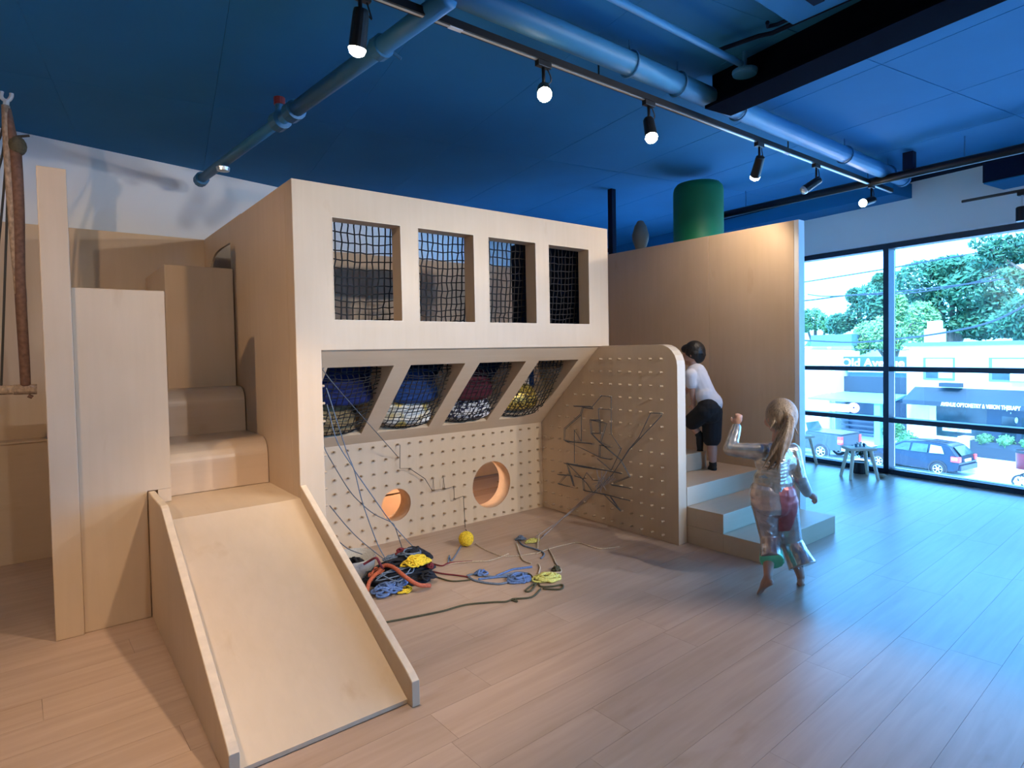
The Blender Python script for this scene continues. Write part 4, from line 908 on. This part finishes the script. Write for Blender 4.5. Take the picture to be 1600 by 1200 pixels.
# ---------------------------------------------------------------- boy climbing the steps
def boy():
    base = Vector((4.44, 2.92, .413))
    t = thing('person', 'dark haired boy in white tee and black shorts climbing the plywood steps', 'person', base)
    # world axes relative to base; climbs towards +y
    D = base.x*math.cos(CYAW)+base.y*math.sin(CYAW)
    def q(px, py, v=0.):
        d = Vector(ray(px, py)); k = (D+v)/Vector((d.x, d.y, 0)).dot(Vector((math.cos(CYAW), math.sin(CYAW), 0)))
        return d*k+Vector((0, 0, CH))-base
    hc = q(1082, 553, .10); fwd = Vector((-.35, .9, -.25)); neck = q(1083, 574, .06); shC = q(1088, 583, .05)
    sd = Vector((.78, .25, 0)).normalized()         # his right
    shL, shR = q(1079, 586, -.01), q(1096, 584, .12); pel = q(1109, 636, 0); waist = q(1102, 616, .02)
    elL, wrL = q(1081, 610, .0), q(1084, 630, .03)
    hipL, hipR = q(1102, 642, -.03), q(1113, 642, .04)
    knR, anR, toR = q(1112, 688, .05), q(1114, 728, .02), q(1108, 737.5, .10)
    knL, anL, toL = q(1079, 661, .12), q(1093, 680, .08), q(1094, 706, .12)
    elR, wrR = q(1078, 606, .26), q(1066, 618, .34)
    B = Body()
    B.blob(hc, (.074, .082, .094)); face(B, hc, fwd, Vector((-.1, .2, 1)), .93); B.limb([hc-Z*.05, neck, shC], [.038, .036, .05])
    B.limb([shL, shR], [.04, .04]); B.limb([shC-Z*.03, waist, pel], [.075, .075, .085])
    B.limb([shL, elL], [.036, .027]); B.limb([elL, wrL], [.027, .018]); hand(B, wrL, Vector((.10, .05, -.9)), Vector((.5, .6, 0)), .95, .5, -1)
    B.limb([shR, elR], [.036, .027]); B.limb([elR, wrR], [.027, .018]); hand(B, wrR, Vector((-.5, .7, .1)), Vector((0, 0, -1)), .95, .3, 1)
    B.limb([hipL, knL], [.062, .046]); B.limb([knL, anL], [.045, .027]); B.limb([hipR, knR], [.062, .043]); B.limb([knR, q(1113, 706, .03), anR], [.043, .040, .025])
    foot(B, anR, toR, .9); foot(B, anL, toL, .9)
    B.fuse('body', skin, t, .0055, 2); eyes(t, hc, fwd, Vector((-.1, .2, 1)), .93)
    tee = mat('white_tee_cloth', (.72, .70, .74), .9, var=.06, scale=14, bump=.15)
    B = Body(); B.limb([shL, shR], [.050, .050]); B.limb([shC, waist, q(1111, 630, 0)], [.085, .088, .096]); B.limb([shC-Z*.05-sd*.02, shC-Z*.05+sd*.02], [.078, .078]); B.limb([waist-sd*.02, waist+sd*.02], [.083, .083])
    B.limb([shL, shL.lerp(elL, .55)], [.054, .049]); B.limb([shR, shR.lerp(elR, .55)], [.052, .047]); B.fuse('tee_shirt', tee, t, .006, 3)
    sho = mat('black_shorts_cloth', (.010, .010, .013), .85, bump=.2)
    B = Body(); B.limb([pel-sd*.03, pel+sd*.03], [.094, .094]); B.limb([hipR, hipR.lerp(knR, .92)], [.084, .078]); B.limb([hipL, hipL.lerp(knL, .85)], [.082, .074]); B.limb([pel+Z*.02, pel-Z*.05], [.098, .095])
    B.fuse('shorts', sho, t, .006, 3)
    so = mat('black_sock', (.012, .012, .014), .9)
    for a, b, k in ((anR, toR, knR), (anL, toL, knL)):
        B = Body(); d = (b-a).normalized(); side_ = d.cross(Z).normalized()
        B.limb([a.lerp(k, .16), a], [.032, .031]); heel = a-Vector((d.x, d.y, 0))*.03-Z*.03
        B.limb([a, a.lerp(b, .5), b], [.030, .030, .021]); B.limb([a-Vector((d.x, d.y, 0)).normalized()*.016-Z*.02, b], [.026, .020]); B.limb([b-side_*.012, b+side_*.012], [.021, .019]); B.fuse('sock', so, t, .005, 2)
    hair = mat('black_hair', (.010, .008, .008), .5, var=.4, scale=40, bump=.4)
    B = Body(); f = fwd.normalized()
    B.blob(hc-f*.018+Z*.016, (.088, .092, .094)); B.blob(hc-f*.045-Z*.02, (.072, .06, .075)); B.blob(hc+f*.03+Z*.05, (.07, .065, .045))
    g = random.Random(9)
    for i in range(40):
        a = g.uniform(0, 6.28); dz = g.uniform(-.2, .9); dv = Vector((math.cos(a), math.sin(a), dz)).normalized()
        if dv.dot(f) > .55 and dz < .4: continue
        p = hc-f*.018+Z*.014+Vector((dv.x*.082, dv.y*.086, dv.z*.086)); B.limb([p, p+dv*.010-Z*.022], [.011, .004], 6)
    B.fuse('hair', hair, t, .0055, 1)
boy()
# ================================================================ the street outside (street level lies a storey below the floor)
GZ = -4.7
def wq(px, py, n): return wnz(onn(px, py, n))
asphalt = mat('asphalt', (.70, .70, .70), .9, scale=3); pave = mat('concrete_pavement', (.76, .76, .75), .9, scale=2)
def ebox(m, w0, n0, z0, w1, n1, z1): return m.obox(EX(w0, n0, z0), EW*(w1-w0), EN*(n1-n0), Z*(z1-z0))
o = ebox(MB(), -60, -50, GZ-.3, 90, 26.3, GZ).build('road', asphalt); struct(o)
o = ebox(MB(), -60, 26.3, GZ-.3, 90, 120, GZ+.14).build('pavement', pave); struct(o)
wbrick = mat('white_painted_brick', (.80, .79, .77), .8, var=.02, scale=12); capm = mat('blue_grey_flashing', (.10, .16, .24), .5)
awn = mat('slate_blue_awning', (.022, .036, .05), .7, var=.05); glz = mat('shop_glass', (.025, .05, .06), .12, var=.3, scale=2); dkf = mat('dark_shop_frame', (.03, .05, .08), .5)
sgw = mat('white_letter', (.9, .9, .9), .5)
def text(s_, w, n, z, size, m, parent, bold=0., sx=1., name='lettering'):
    c_ = bpy.data.curves.new('text', 'FONT'); c_.body = s_; c_.size = size; c_.extrude = .02; c_.offset = bold; c_.align_x = 'LEFT'
    ob = bpy.data.objects.new('text', c_); link(ob)
    dg = bpy.context.evaluated_depsgraph_get(); me = bpy.data.meshes.new_from_object(ob.evaluated_get(dg)); bpy.data.objects.remove(ob)
    me.materials.clear(); me.materials.append(m); me.name = name
    q = link(bpy.data.objects.new(name, me)); rm = Matrix((-EW, Z, -EN)).transposed().to_4x4()
    q.matrix_world = Matrix.Translation(EX(w, n, z)) @ rm @ Matrix.Diagonal((sx, 1, 1, 1))
    mw = q.matrix_world.copy(); q.parent = parent; q.matrix_parent_inverse = (Matrix.Translation(parent.location)).inverted(); q.matrix_basis = mw
    return q
BNn = 31.2
# ---- optometry building
ob = thing('shop_building', 'white painted two storey shop with a long blue awning across the street', 'building', EX(8, BNn, GZ))
ebox(MB(), -4, BNn, GZ, 16.2, BNn+9, 1.28).build('walls', wbrick, ob)
ebox(MB(), -4.1, BNn-.12, 1.28, 16.3, BNn+9.1, 1.50).build('parapet_cap', capm, ob)
ebox(MB(), -4, BNn-.02, .98, 16.2, BNn, 1.0).build('string_course', mat('pale_grey_band', (.5, .5, .5)), ob)
for k, (w0, w1, ac) in enumerate(((13.76, 15.24, 0), (9.85, 12.06, 1))):
    f_ = ebox(MB(), w0-.06, BNn-.06, -.64, w1+.06, BNn-.005, .63).build('upper_window', capm, ob)
    ebox(MB(), w0+.04, BNn-.075, -.06, w1-.10, BNn-.06, .55).build('blind', wbrick if not ac else mat('pale_blue_blind', (.45, .62, .70)), f_)
    ebox(MB(), w0+.04, BNn-.075, -.54, (w0+w1)/2, BNn-.06, -.10).build('lower_pane', mat('pale_pane', (.40, .52, .60), .2), f_)
    ebox(MB(), (w0+w1)/2+.04, BNn-.075, -.54, w1-.10, BNn-.06, -.10).build('lower_pane', glz, f_)
    if ac: ebox(MB(), w0+.55, BNn-.35, -.60, w0+1.25, BNn-.07, -.14).build('air_conditioner', mat('ac_white', (.75, .76, .77), .5), f_, bevel=.02)
aw = MB()
a0 = [EX(15.75, BNn, -1.07), EX(15.9, BNn-1.1, -1.78), EX(15.9, BNn-1.1, -2.03), EX(15.75, BNn, -2.0)]
aw.prism(a0, EW*-14)
aw.build('awning', awn, ob)
w_s, n_s, z_s = wq(1470, 632, BNn-1.12)
w_e, _, _ = wq(1595, 632, BNn-1.12)
tx = text('AVENUE OPTOMETRY & VISION THERAPY', w_s, BNn-1.115, -2.0, .29, sgw, ob, .006); sx_ = (w_s-w_e)/tx.dimensions.x
tx.matrix_basis = tx.matrix_basis @ Matrix.Diagonal((sx_, 1, 1, 1))
ebox(MB(), 13.3, BNn-.5, -1.0, 14.5-.2, BNn, -.78).build('vent_hood', awn, ob)
# shopfront under the awning
ebox(MB(), 12.2, BNn-.04, GZ+.9, 14.6, BNn, -2.05).build('display_window', glz, ob)
ebox(MB(), 14.62, BNn-.08, GZ+.14, 14.95, BNn, -2.05).build('bright_pier', mat('cream_pier', (.85, .82, .70)), ob)
ebox(MB(), 8.0, BNn-.05, GZ+.14, 12.2, BNn, -2.05).build('shop_front', dkf, ob)
for w0 in (11.2, 10.35, 9.5, 8.7):
    ebox(MB(), w0-.28, BNn-.08, -3.6, w0+.34, BNn-.05, -2.45).build('door_pane', glz, ob); ebox(MB(), w0-.28, BNn-.08, GZ+.3, w0+.34, BNn-.05, -3.7).build('door_panel', awn, ob)
for px, py, r_ in ((1586, 657, .16), (1571, 641, .07), (1577, 646, .05)):
    w_, n_, z_ = wq(px, py, BNn-.3); MB().ball(EX(w_, BNn-.12, z_), (r_, r_*.4, r_), 12, 8).build('window_sticker', sgw, ob)
ebox(MB(), 12.9, BNn-.06, -3.5, 14.3, BNn-.04, -3.3).build('display_goods', mat('display_goods', (.6, .65, .66), .5, var=.5, scale=5), ob)
pl = thing('planter_box', 'blue grey planter wall with round shrubs before the white shop', 'planter', EX(10, 30.1, GZ+.14))
ebox(MB(), 6, 29.85, GZ+.14, 12.45, 30.3, -3.72).build('planter_wall', awn, pl); ebox(MB(), 12.45, 29.7, GZ+.14, 12.95, 30.4, -3.55).build('end_pillar', wbrick, pl)
LEAF = {}
def leafmat(k, c): LEAF[k] = mat('leaf_'+k, c, .7, var=.45, scale=.9)
leafmat('deep', (.035, .125, .055)); leafmat('mid', (.065, .19, .065)); leafmat('light', (.20, .36, .12)); leafmat('hedge', (.08, .19, .07))
def leaves(m, c, r, n, size, g):
    c = Vector(c)
    for i in range(n):
        d = Vector((g.gauss(0, 1), g.gauss(0, 1), g.gauss(0, 1))).normalized(); q = d*g.uniform(.72, 1.03)
        p = c+Vector((q.x*r[0], q.y*r[1], q.z*r[2]))
        u = Vector((g.gauss(0, 1), g.gauss(0, 1), g.gauss(0, 1))).normalized(); v = u.orthogonal().normalized(); s_ = size*g.uniform(.6, 1.3)
        m.bm.faces.new([m.bm.verts.new(x) for x in (p-u*s_, p-v*s_*.55, p+u*s_, p+v*s_*.55)])
g = random.Random(12)
for i, w0 in enumerate((11.85, 10.95, 10.0, 9.1)):
    m = MB(); m.ball(EX(w0, 30.05, -3.62), (.30, .30, .26), 12, 8); leaves(m, EX(w0, 30.05, -3.62), (.38, .38, .33), 260, .07, g)
    tag(m.build('round_shrub', LEAF['hedge'], fix=False), ('round shrub in the planter, first from the white pillar', 'round shrub in the planter, second from the white pillar', 'round shrub in the planter, third from the white pillar', 'round shrub in the planter at the far right')[i], 'shrub')
ch = thing('chimney', 'pale stepped chimney above the white shop roof', 'chimney', EX(15, 36, 1.5))
w_, _, z_ = wq(1461, 520, 36)
ebox(MB(), w_-.45, 35.6, 1.3, w_+.45, 36.4, z_+.25).build('stack', wbrick, ch); ebox(MB(), w_-.32, 35.7, z_+.25, w_+.32, 36.3, z_+.75).build('chimney_top', wbrick, ch)
# ---- pub building with canopy
pub = thing('pub_building', 'dark fronted building with Old Avenue sign and sloping blue canopy', 'building', EX(19, 34, GZ))
ebox(MB(), 16.6, 34.2, GZ, 21.3, 42, .05).build('walls', mat('pub_wall', (.10, .17, .24), .8), pub)
sL = wq(1309, 559, 34); sR = wq(1418, 577, 34)
ebox(MB(), sR[0]-.4, 33.98, -.12, sL[0], 34.2, .62).build('sign_board', mat('dark_sign_board', (.04, .09, .16), .6), pub)
tL = wq(1314, 566, 33.9); tR = wq(1412, 566, 33.9)
tx = text('Old Avenue', tL[0], 33.97, -.04, .95, sgw, pub, .022); tx.matrix_basis = tx.matrix_basis @ Matrix.Diagonal(((tL[0]-tR[0])/tx.dimensions.x, .82, 1, 1))
ebox(MB(), 16.9, 33.95, -.42, 21.3, 34.2, -.25).build('pale_band', mat('pale_band', (.45, .60, .66)), pub)
dk = wq(1306, 592, 34)
ebox(MB(), 16.9, 34.05, -1.75, dk[0], 34.2, -.72).build('upper_front', awn, pub)
c1, c2, c3, c4 = (wq(1304, 611, 34), wq(1416, 614, 34), wq(1262, 621, 29.6), wq(1380, 631, 29.6))
m = MB(); m.prism([EX(c1[0], 34.05, c1[2]), EX(c2[0], 34.05, c1[2]), EX(c4[0]-.3, 29.6, c3[2]), EX(c3[0], 29.6, c3[2])], (0, 0, -.12)); m.build('canopy_roof', mat('canopy_sheet', (.20, .36, .42), .5), pub)
pL = wq(1369, 700, 29.6)
for w0 in (pL[0], pL[0]+5.2): ebox(MB(), w0-.17, 29.7, GZ+.14, w0+.17, 30.0, c3[2]-.1).build('canopy_post', mat('teal_post', (.16, .45, .50), .6), pub)
b0, b1 = wq(1266, 628, 29.55), wq(1327, 644, 29.55)
ebox(MB(), b1[0], 29.5, b1[2], b0[0], 29.58, b0[2]).build('white_banner', sgw, pub)
nb = wq(1334, 637, 30.5)
MB().tube([EX(nb[0]+.30*math.cos(a*.42), 30.5, nb[2]+.26*math.sin(a*.42)) for a in range(15)], .07, 6, closed=True).tube([EX(nb[0]+.13*math.cos(a*.42), 30.5, nb[2]+.11*math.sin(a*.42)) for a in range(15)], .06, 6, closed=True).build('neon_oval', emit('pink_neon', (1, .04, .30), .9), pub)
ebox(MB(), 17.2, 34.0, GZ+.3, 21.3, 34.2, -2.3).build('dark_glazing', mat('dark_glazing', (.015, .04, .08), .2, var=.3, scale=1), pub)
for i in range(5): ebox(MB(), pL[0]+.6, 30.4+i*.01, -4.2+i*.28, pL[0]+2.6, 30.45+i*.01, -4.1+i*.28).build('shelf_slat', dkf, pub)
# ---- left hand buildings
lb = thing('shop_building', 'white building with faded red panel at the far left of the window', 'building', EX(25, 33, GZ))
w0, w1 = wq(1306, 600, 33), wq(1200, 600, 33)
ebox(MB(), w0[0]+.05, 33, GZ, w1[0]+8, 36, wq(1280, 550, 33)[2]).build('walls', wbrick, lb)
r0, r1 = wq(1230, 588, 32.9), wq(1294, 617, 32.9)
ebox(MB(), r1[0], 32.9, r1[2], r0[0]+3, 33, r0[2]).build('red_panel', mat('faded_red_panel', (.72, .42, .38), .8), lb)
rf = wq(1270, 524, 44); re_ = wq(1330, 540, 44)
hs = thing('house_roof', 'distant house with a flat blue grey roof behind the signs', 'house', EX(rf[0], 44, GZ))
ebox(MB(), re_[0], 44, GZ, rf[0]+8, 50, re_[2]).build('walls', wbrick, hs); ebox(MB(), re_[0]-.2, 43.7, re_[2], rf[0], 50.2, rf[2]).build('roof', mat('slate_roof', (.10, .20, .27), .8), hs)
pp_ = wq(1305, 560, 33.5)
tag(MB().tube([EX(pp_[0], 32.8, GZ), EX(pp_[0], 32.8, wq(1305, 542, 32.8)[2])], .12, 10).build('sign_post', sgw), 'white post left of the Old Avenue sign', 'post')
# ---- trees
def tree(label, lobes, n, key, depth, size, trunk=None, group=None):
    g = random.Random(len(label)*7+n); c0 = wq(lobes[0][0], lobes[0][1], depth)
    t = thing('tree', label, 'tree', EX(c0[0], depth, GZ)); m = MB()
    for px, py, rx, rz in lobes:
        w_, n_, z_ = wq(px, py, depth); k = depth/1050.0*1.06
        leaves(m, EX(w_, depth+g.uniform(-1.5, 1.5), z_), (rx*k, rx*k, rz*k), n, size, g)
    m.build('crown', LEAF[key], t, fix=False)['kind'] = 'stuff'
    tk = MB(); tk.tube([EX(c0[0], depth, GZ), EX(c0[0]+.2, depth, (GZ+c0[2])/2), EX(c0[0], depth, c0[2]+1)], [.35, .28, .12], 8)
    for px, py, rx, rz in lobes[1:]:
        w_, n_, z_ = wq(px, py, depth); tk.tube([EX(c0[0], depth, (GZ+c0[2])/2+.5), EX((c0[0]+w_)/2, depth, (c0[2]+z_)/2-.5), EX(w_, depth, z_)], [.16, .12, .05], 6)
    tk.build('trunk', mat('bark', (.10, .08, .06), .9) if 'bark' not in M else M['bark'], t)
M['bark'] = mat('bark', (.10, .08, .06), .9)
tree('large dense blue green tree above the white shop', [(1490, 478, 52, 48), (1440, 440, 44, 36), (1530, 450, 48, 36), (1480, 420, 40, 22), (1560, 490, 40, 34), (1430, 490, 40, 30), (1535, 505, 50, 26), (1510, 425, 26, 18)], 1700, 'deep', 52, .24)
tree('pale green feathery tree left of the chimney', [(1395, 520, 34, 34), (1425, 505, 28, 40), (1360, 525, 30, 28), (1410, 480, 16, 26), (1345, 540, 22, 18)], 1200, 'light', 46, .17)
tree('mid green tree beside the window mullion, behind the sign', [(1345, 490, 34, 30), (1375, 465, 30, 30), (1335, 462, 16, 14), (1378, 440, 12, 14), (1320, 505, 24, 18), (1395, 480, 30, 30)], 1300, 'deep', 56, .22)
tree('round green tree at the far left of the window', [(1275, 500, 28, 22), (1310, 508, 26, 18), (1245, 505, 24, 22), (1290, 545, 26, 20)], 1100, 'mid', 60, .20)
tree('dark tree at the right edge behind the white shop', [(1590, 505, 34, 24), (1620, 495, 40, 36)], 1500, 'deep', 48, .21)
g = random.Random(31); tb = thing('tree', 'overhanging open branches at the upper right of the window', 'tree', EX(3, 16, GZ))
tk = MB(); lv = MB(); root = onn(1680, 470, 16)
tk.tube([EX(wnz(root)[0], 16, GZ), root], [.2, .14], 8)
for (x1, y1) in ((1530, 378), (1560, 372), (1518, 405), (1545, 415), (1580, 400), (1600, 372), (1575, 425), (1600, 440), (1540, 395), (1620, 380), (1590, 385)):
    e = onn(x1, y1, 16+g.uniform(-.6, .6)); mid = root.lerp(e, .55)+Vector((0, 0, g.uniform(-.1, .25))); ps = smooth_path([root, mid, e], 6); tk.tube(ps, list(np.linspace(.09, .018, len(ps))), 5)
    for k in range(5):
        p = ps[-1].lerp(ps[-5], k/5); leaves(lv, p, (.30, .30, .15), 46, .085, g)
tk.build('branches', M['bark'], tb); lv.build('foliage', LEAF['deep'], tb, fix=False)['kind'] = 'stuff'
for i, (px, py, w_) in enumerate(((1418, 690, .5), (1404, 672, .6))):
    m = MB(); c = onn(px-8*i, py, 29.3+.8*i); m.ball(c, (.42, .42, .42), 10, 8); leaves(m, c, (.6, .6, .6), 420, .08, g); tag(m.build('street_shrub', LEAF['mid'], fix=False), ('low green shrub by the corner of the white shop', 'taller green shrub beside the canopy corner')[i], 'shrub')
# ---- overhead wires
wm = mat('black_cable', (.02, .03, .04), .6)
for i, (pts, r_) in enumerate((((( 1200, 449), (1255, 441), (1385, 420), (1480, 403), (1600, 384), (1700, 366)), .035), (((1200, 470), (1255, 470), (1320, 462), (1400, 456), (1500, 445), (1600, 431), (1700, 415)), .04), (((1262, 460), (1290, 463), (1340, 461), (1420, 458), (1500, 446), (1560, 430)), .03),
                              (((1200, 532), (1255, 532), (1330, 535), (1400, 530), (1480, 519), (1545, 504), (1600, 478), (1660, 440)), .05), (((1200, 545), (1255, 545), (1400, 547), (1420, 546)), .02))):
    tag(MB().tube(smooth_path([onn(x, y, 24) for x, y in pts], 5), r_*.9, 5).build('overhead_wire', wm), ('topmost overhead wire crossing the window', 'second overhead wire from the top', 'thin sagging wire joining the second one', 'thick wire sagging low in front of the trees', 'lowest thin wire near the sign')[i], 'wire')
# ---- cars
carp = mat('dark_blue_car_paint', (.016, .026, .045), .25, .3); trk = mat('slate_blue_truck_paint', (.05, .07, .085), .3, .3); cgl = mat('car_glass', (.04, .08, .07), .08, var=.3, scale=3)
tyre = mat('tyre', (.025, .03, .035), .85); rim_ = mat('alloy_rim', (.55, .57, .6), .35, .6); redl = mat('red_tail_lamp', (.65, .06, .05), .3); whl = mat('white_lamp', (.85, .8, .8), .3)
def wheel(parent, c, r, wd=.22):
    w_ = MB().lathe([(r*.62, -wd/2), (r*.95, -wd/2), (r, -wd/3), (r, wd/3), (r*.95, wd/2), (r*.62, wd/2), (r*.62, -wd/2)], c, 24, EN).build('wheel', tyre, parent, smooth=True)
    m = MB(); m.lathe([(0, -wd/2+.01), (r*.20, -wd/2), (r*.22, -wd/2+.03), (0, -wd/2+.03)], c, 16, EN); m.lathe([(r*.56, -wd/2+.0), (r*.64, -wd/2+.0), (r*.64, wd/2-.02), (r*.56, wd/2-.02), (r*.56, -wd/2)], c, 24, EN)
    for k in range(6):
        a = k*math.pi/3; d = EW*math.cos(a)+Z*math.sin(a); s_ = d.cross(EN)*r*.07; m.obox(c+d*r*.15-s_-EN*(wd/2-.005), d*r*.45, s_*2, EN*.03)
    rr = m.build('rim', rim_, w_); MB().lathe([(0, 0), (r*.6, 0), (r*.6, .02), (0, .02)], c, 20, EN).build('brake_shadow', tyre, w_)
    return w_
def shell(prof_, tuck, w0, n0, n1, m, dirw=1):
    """side profile (length, height) skinned between two sides; upper points lean inwards"""
    hs = max(z for _, z in prof_); rows = []
    for f in (0, .06, .5, .94, 1):
        rows.append([EX(w0+dirw*l, n0+(n1-n0)*(f if f == .5 else (f+tuck*max(0, z-.95)*(1 if f < .5 else -1)+(0 if 0 < f < 1 else 0))), GZ+z - (0.03 if f in (0, 1) and z > .3 else 0)) for l, z in prof_])
    mb = MB(); vs_ = [[mb.bm.verts.new(p) for p in r_] for r_ in rows]; k = len(prof_)
    for a, b in zip(vs_, vs_[1:]):
        for j in range(k): mb.bm.faces.new((a[j], a[(j+1) % k], b[(j+1) % k], b[j]))
    mb.bm.faces.new(vs_[0]); mb.bm.faces.new(vs_[-1][::-1]); return mb
# estate car: rear at the right
cw0, _, _ = wq(1513, 720, 24.9)
car = thing('estate_car', 'dark blue estate car parked on the street, tail to the right', 'car', EX(cw0+2, 24.9, GZ))
N0, N1 = 24.0, 25.75
cp = [(.02, .45), (.0, .70), (.06, .98), (.42, 1.40), (.62, 1.47), (1.5, 1.52), (2.4, 1.46), (3.25, 1.02), (4.2, .86), (4.45, .62), (4.42, .30), (.2, .28)]
shell(cp, .22, cw0, N0, N1, carp).build('car_body', carp, car, smooth=False, bevel=.02)
def sidepoly(pts, n, m, parent, nm): return MB().prism([EX(cw0+l, n+.22*1.75*max(0, z-.95)-.012, GZ+z) for l, z in pts], EN*.03).build(nm, m, parent)
sidepoly([(.62, 1.05), (.78, 1.36), (1.22, 1.39), (1.22, 1.03)], N0, mat('bright_rear_glass', (.42, .55, .55), .1, var=.3, scale=4), car, 'rear_side_glass'); sidepoly([(1.32, 1.03), (1.32, 1.40), (1.98, 1.40), (2.02, 1.02)], N0, cgl, car, 'side_glass'); sidepoly([(2.10, 1.02), (2.08, 1.39), (2.40, 1.36), (2.95, 1.04)], N0, cgl, car, 'side_glass')
MB().prism([EX(cw0+.03, N0+.30, GZ+1.02), EX(cw0+.03, N1-.30, GZ+1.02), EX(cw0+.36, N1-.36, GZ+1.38), EX(cw0+.36, N0+.36, GZ+1.38)], -EW*.03).build('tail_glass', cgl, car)
MB().prism([EX(cw0+2.45, N0+.32, GZ+1.43), EX(cw0+2.45, N1-.32, GZ+1.43), EX(cw0+3.2, N1-.22, GZ+1.06), EX(cw0+3.2, N0+.22, GZ+1.06)], Z*.02).build('windscreen', cgl, car)
for nn in (N0-.005, N1-.22): ebox(MB(), cw0-.02, nn, GZ+.72, cw0+.34, nn+.22, GZ+.97).build('tail_lamp', redl, car, bevel=.02)
ebox(MB(), cw0+.06, N0-.015, GZ+.82, cw0+.28, N0+.1, GZ+.93).build('lamp_centre', whl, car)
ebox(MB(), cw0-.02, 24.6, GZ+.72, cw0+.02, 25.15, GZ+.84).build('number_plate', whl, car)
ebox(MB(), cw0-.06, N0+.05, GZ+.33, cw0+.25, N1-.05, GZ+.60).build('rear_bumper', carp, car, bevel=.03)
MB().tube([EX(cw0+.6, N0+.35, GZ+1.55), EX(cw0+2.2, N0+.35, GZ+1.57)], .025, 6).build('roof_rail', tyre, car)
ebox(MB(), cw0+2.85, N0-.14, GZ+1.0, cw0+3.0, N0+.05, GZ+1.13).build('mirror', carp, car, bevel=.02)
for l in (.86, 3.5):
    for nn in (N0+.10, N1-.10): wheel(car, EX(cw0+l, nn, GZ+.325), .325)
    MB().lathe([(.33, -.115), (.40, -.115), (.40, -.02), (.33, -.02)], EX(cw0+l, N0+.10, GZ+.325), 24, EN).build('wheel_arch', tyre, car)
# pickup: tail to the right
tw0, _, _ = wq(1329, 690, 24.8)
tru = thing('pickup_truck', 'slate blue pickup truck with a white cab parked at the left, tail to the right', 'truck', EX(tw0+2.5, 24.9, GZ))
T0, T1 = 23.9, 25.8
bp_ = [(.02, .62), (.0, 1.32), (2.05, 1.38), (2.05, .55), (1.9, .55)]
shell([(.02, .60), (.0, 1.36), (2.0, 1.40), (2.05, .50), (1.0, .50)], 0, tw0, T0, T1, trk).build('load_bed', trk, tru, bevel=.02)
ebox(MB(), tw0+.02, T0+.12, GZ+1.38, tw0+2.0, T1-.12, GZ+1.43).build('bed_cover', trk, tru)
shell([(2.06, .50), (2.06, 1.42), (2.25, 1.88), (2.6, 1.96), (3.5, 1.95), (4.3, 1.40), (5.5, 1.25), (5.6, .5)], .12, tw0, T0, T1, trk).build('cab', mat('pale_cab', (.55, .58, .60), .4), tru, bevel=.02)
def tpoly(pts, m, nm): return MB().prism([EX(tw0+l, T0+.12*1.9*max(0, z-.95)-.02, GZ+z) for l, z in pts], EN*.03).build(nm, m, tru)
tpoly([(2.30, 1.42), (2.42, 1.80), (2.95, 1.84), (2.95, 1.42)], cgl, 'side_glass'); tpoly([(3.10, 1.42), (3.10, 1.84), (3.45, 1.82), (3.95, 1.42)], cgl, 'side_glass')
MB().prism([EX(tw0+2.05, T0+.3, GZ+1.46), EX(tw0+2.05, T1-.3, GZ+1.46), EX(tw0+2.22, T1-.38, GZ+1.84), EX(tw0+2.22, T0+.38, GZ+1.84)], -EW*.02).build('rear_glass', cgl, tru)
for nn in (T0-.01, T1-.2): ebox(MB(), tw0-.03, nn, GZ+.88, tw0+.18, nn+.21, GZ+1.30).build('tail_lamp', redl, tru, bevel=.02)
ebox(MB(), tw0-.035, T0-.014, GZ+1.0, tw0+.18, T0+.1, GZ+1.12).build('lamp_centre', whl, tru)
ebox(MB(), tw0-.22, T0+.03, GZ+.55, tw0+.02, T1-.03, GZ+.74).build('rear_bumper', rim_, tru, bevel=.03)
for l in (1.12, 4.6):
    for nn in (T0+.12, T1-.12): wheel(tru, EX(tw0+l, nn, GZ+.41), .41, .26)
    MB().lathe([(.42, -.135), (.50, -.135), (.50, -.02), (.42, -.02)], EX(tw0+l, T0+.12, GZ+.41), 24, EN).build('wheel_arch', trk, tru)
# red drum on a wheeled carrier at the right edge
dr = thing('wheeled_drum', 'dark red drum on a pale spoked-wheel carrier by the window\'s right edge', 'cart', onn(1593, 760, 9))
c = onn(1602, 738, 9); zt = onn(1602, 706, 9).z
cx = Vector((c.x, c.y, 0)); zb = onn(1602, 734, 9).z; zw = onn(1596, 753, 9).z
MB().lathe([(0, zb), (.155, zb), (.165, zt-.03), (.17, zt), (0, zt)], cx, 24).build('drum', mat('dark_red_drum', (.22, .02, .03), .4, var=.2, scale=6), dr, smooth=True)
MB().lathe([(.165, zt-.02), (.185, zt-.02), (.19, zt+.03), (.165, zt+.03), (.165, zt-.02)], cx, 24).build('drum_rim', tyre, dr)
MB().lathe([(.15, zb-.035), (.215, zb-.035), (.225, zb+.02), (.15, zb+.02), (.15, zb-.035)], cx, 24).build('carrier', mat('pale_carrier', (.6, .62, .64), .5), dr)
for dn in (-.16, .16):
    cc = cx+EN*dn+EW*.02+Z*(zw+.02)
    ww = MB().lathe([(.13, -.02), (.165, -.02), (.165, .02), (.13, .02), (.13, -.02)], cc, 24, EN).build('cart_wheel', tyre, dr)
    m = MB()
    for k in range(5):
        d = EW*math.cos(k*1.257)+Z*math.sin(k*1.257); m.tube([cc, cc+d*.135], .018, 6)
    m.build('spokes', sgw, ww)
MB().tube([Vector((cx.x, cx.y, zw-.14)), Vector((cx.x, cx.y, GZ))], .06, 8).lathe([(0, zw-.16), (.3, zw-.16), (.3, zw-.14), (0, zw-.14)], cx, 20).build('pedestal', capm, dr)
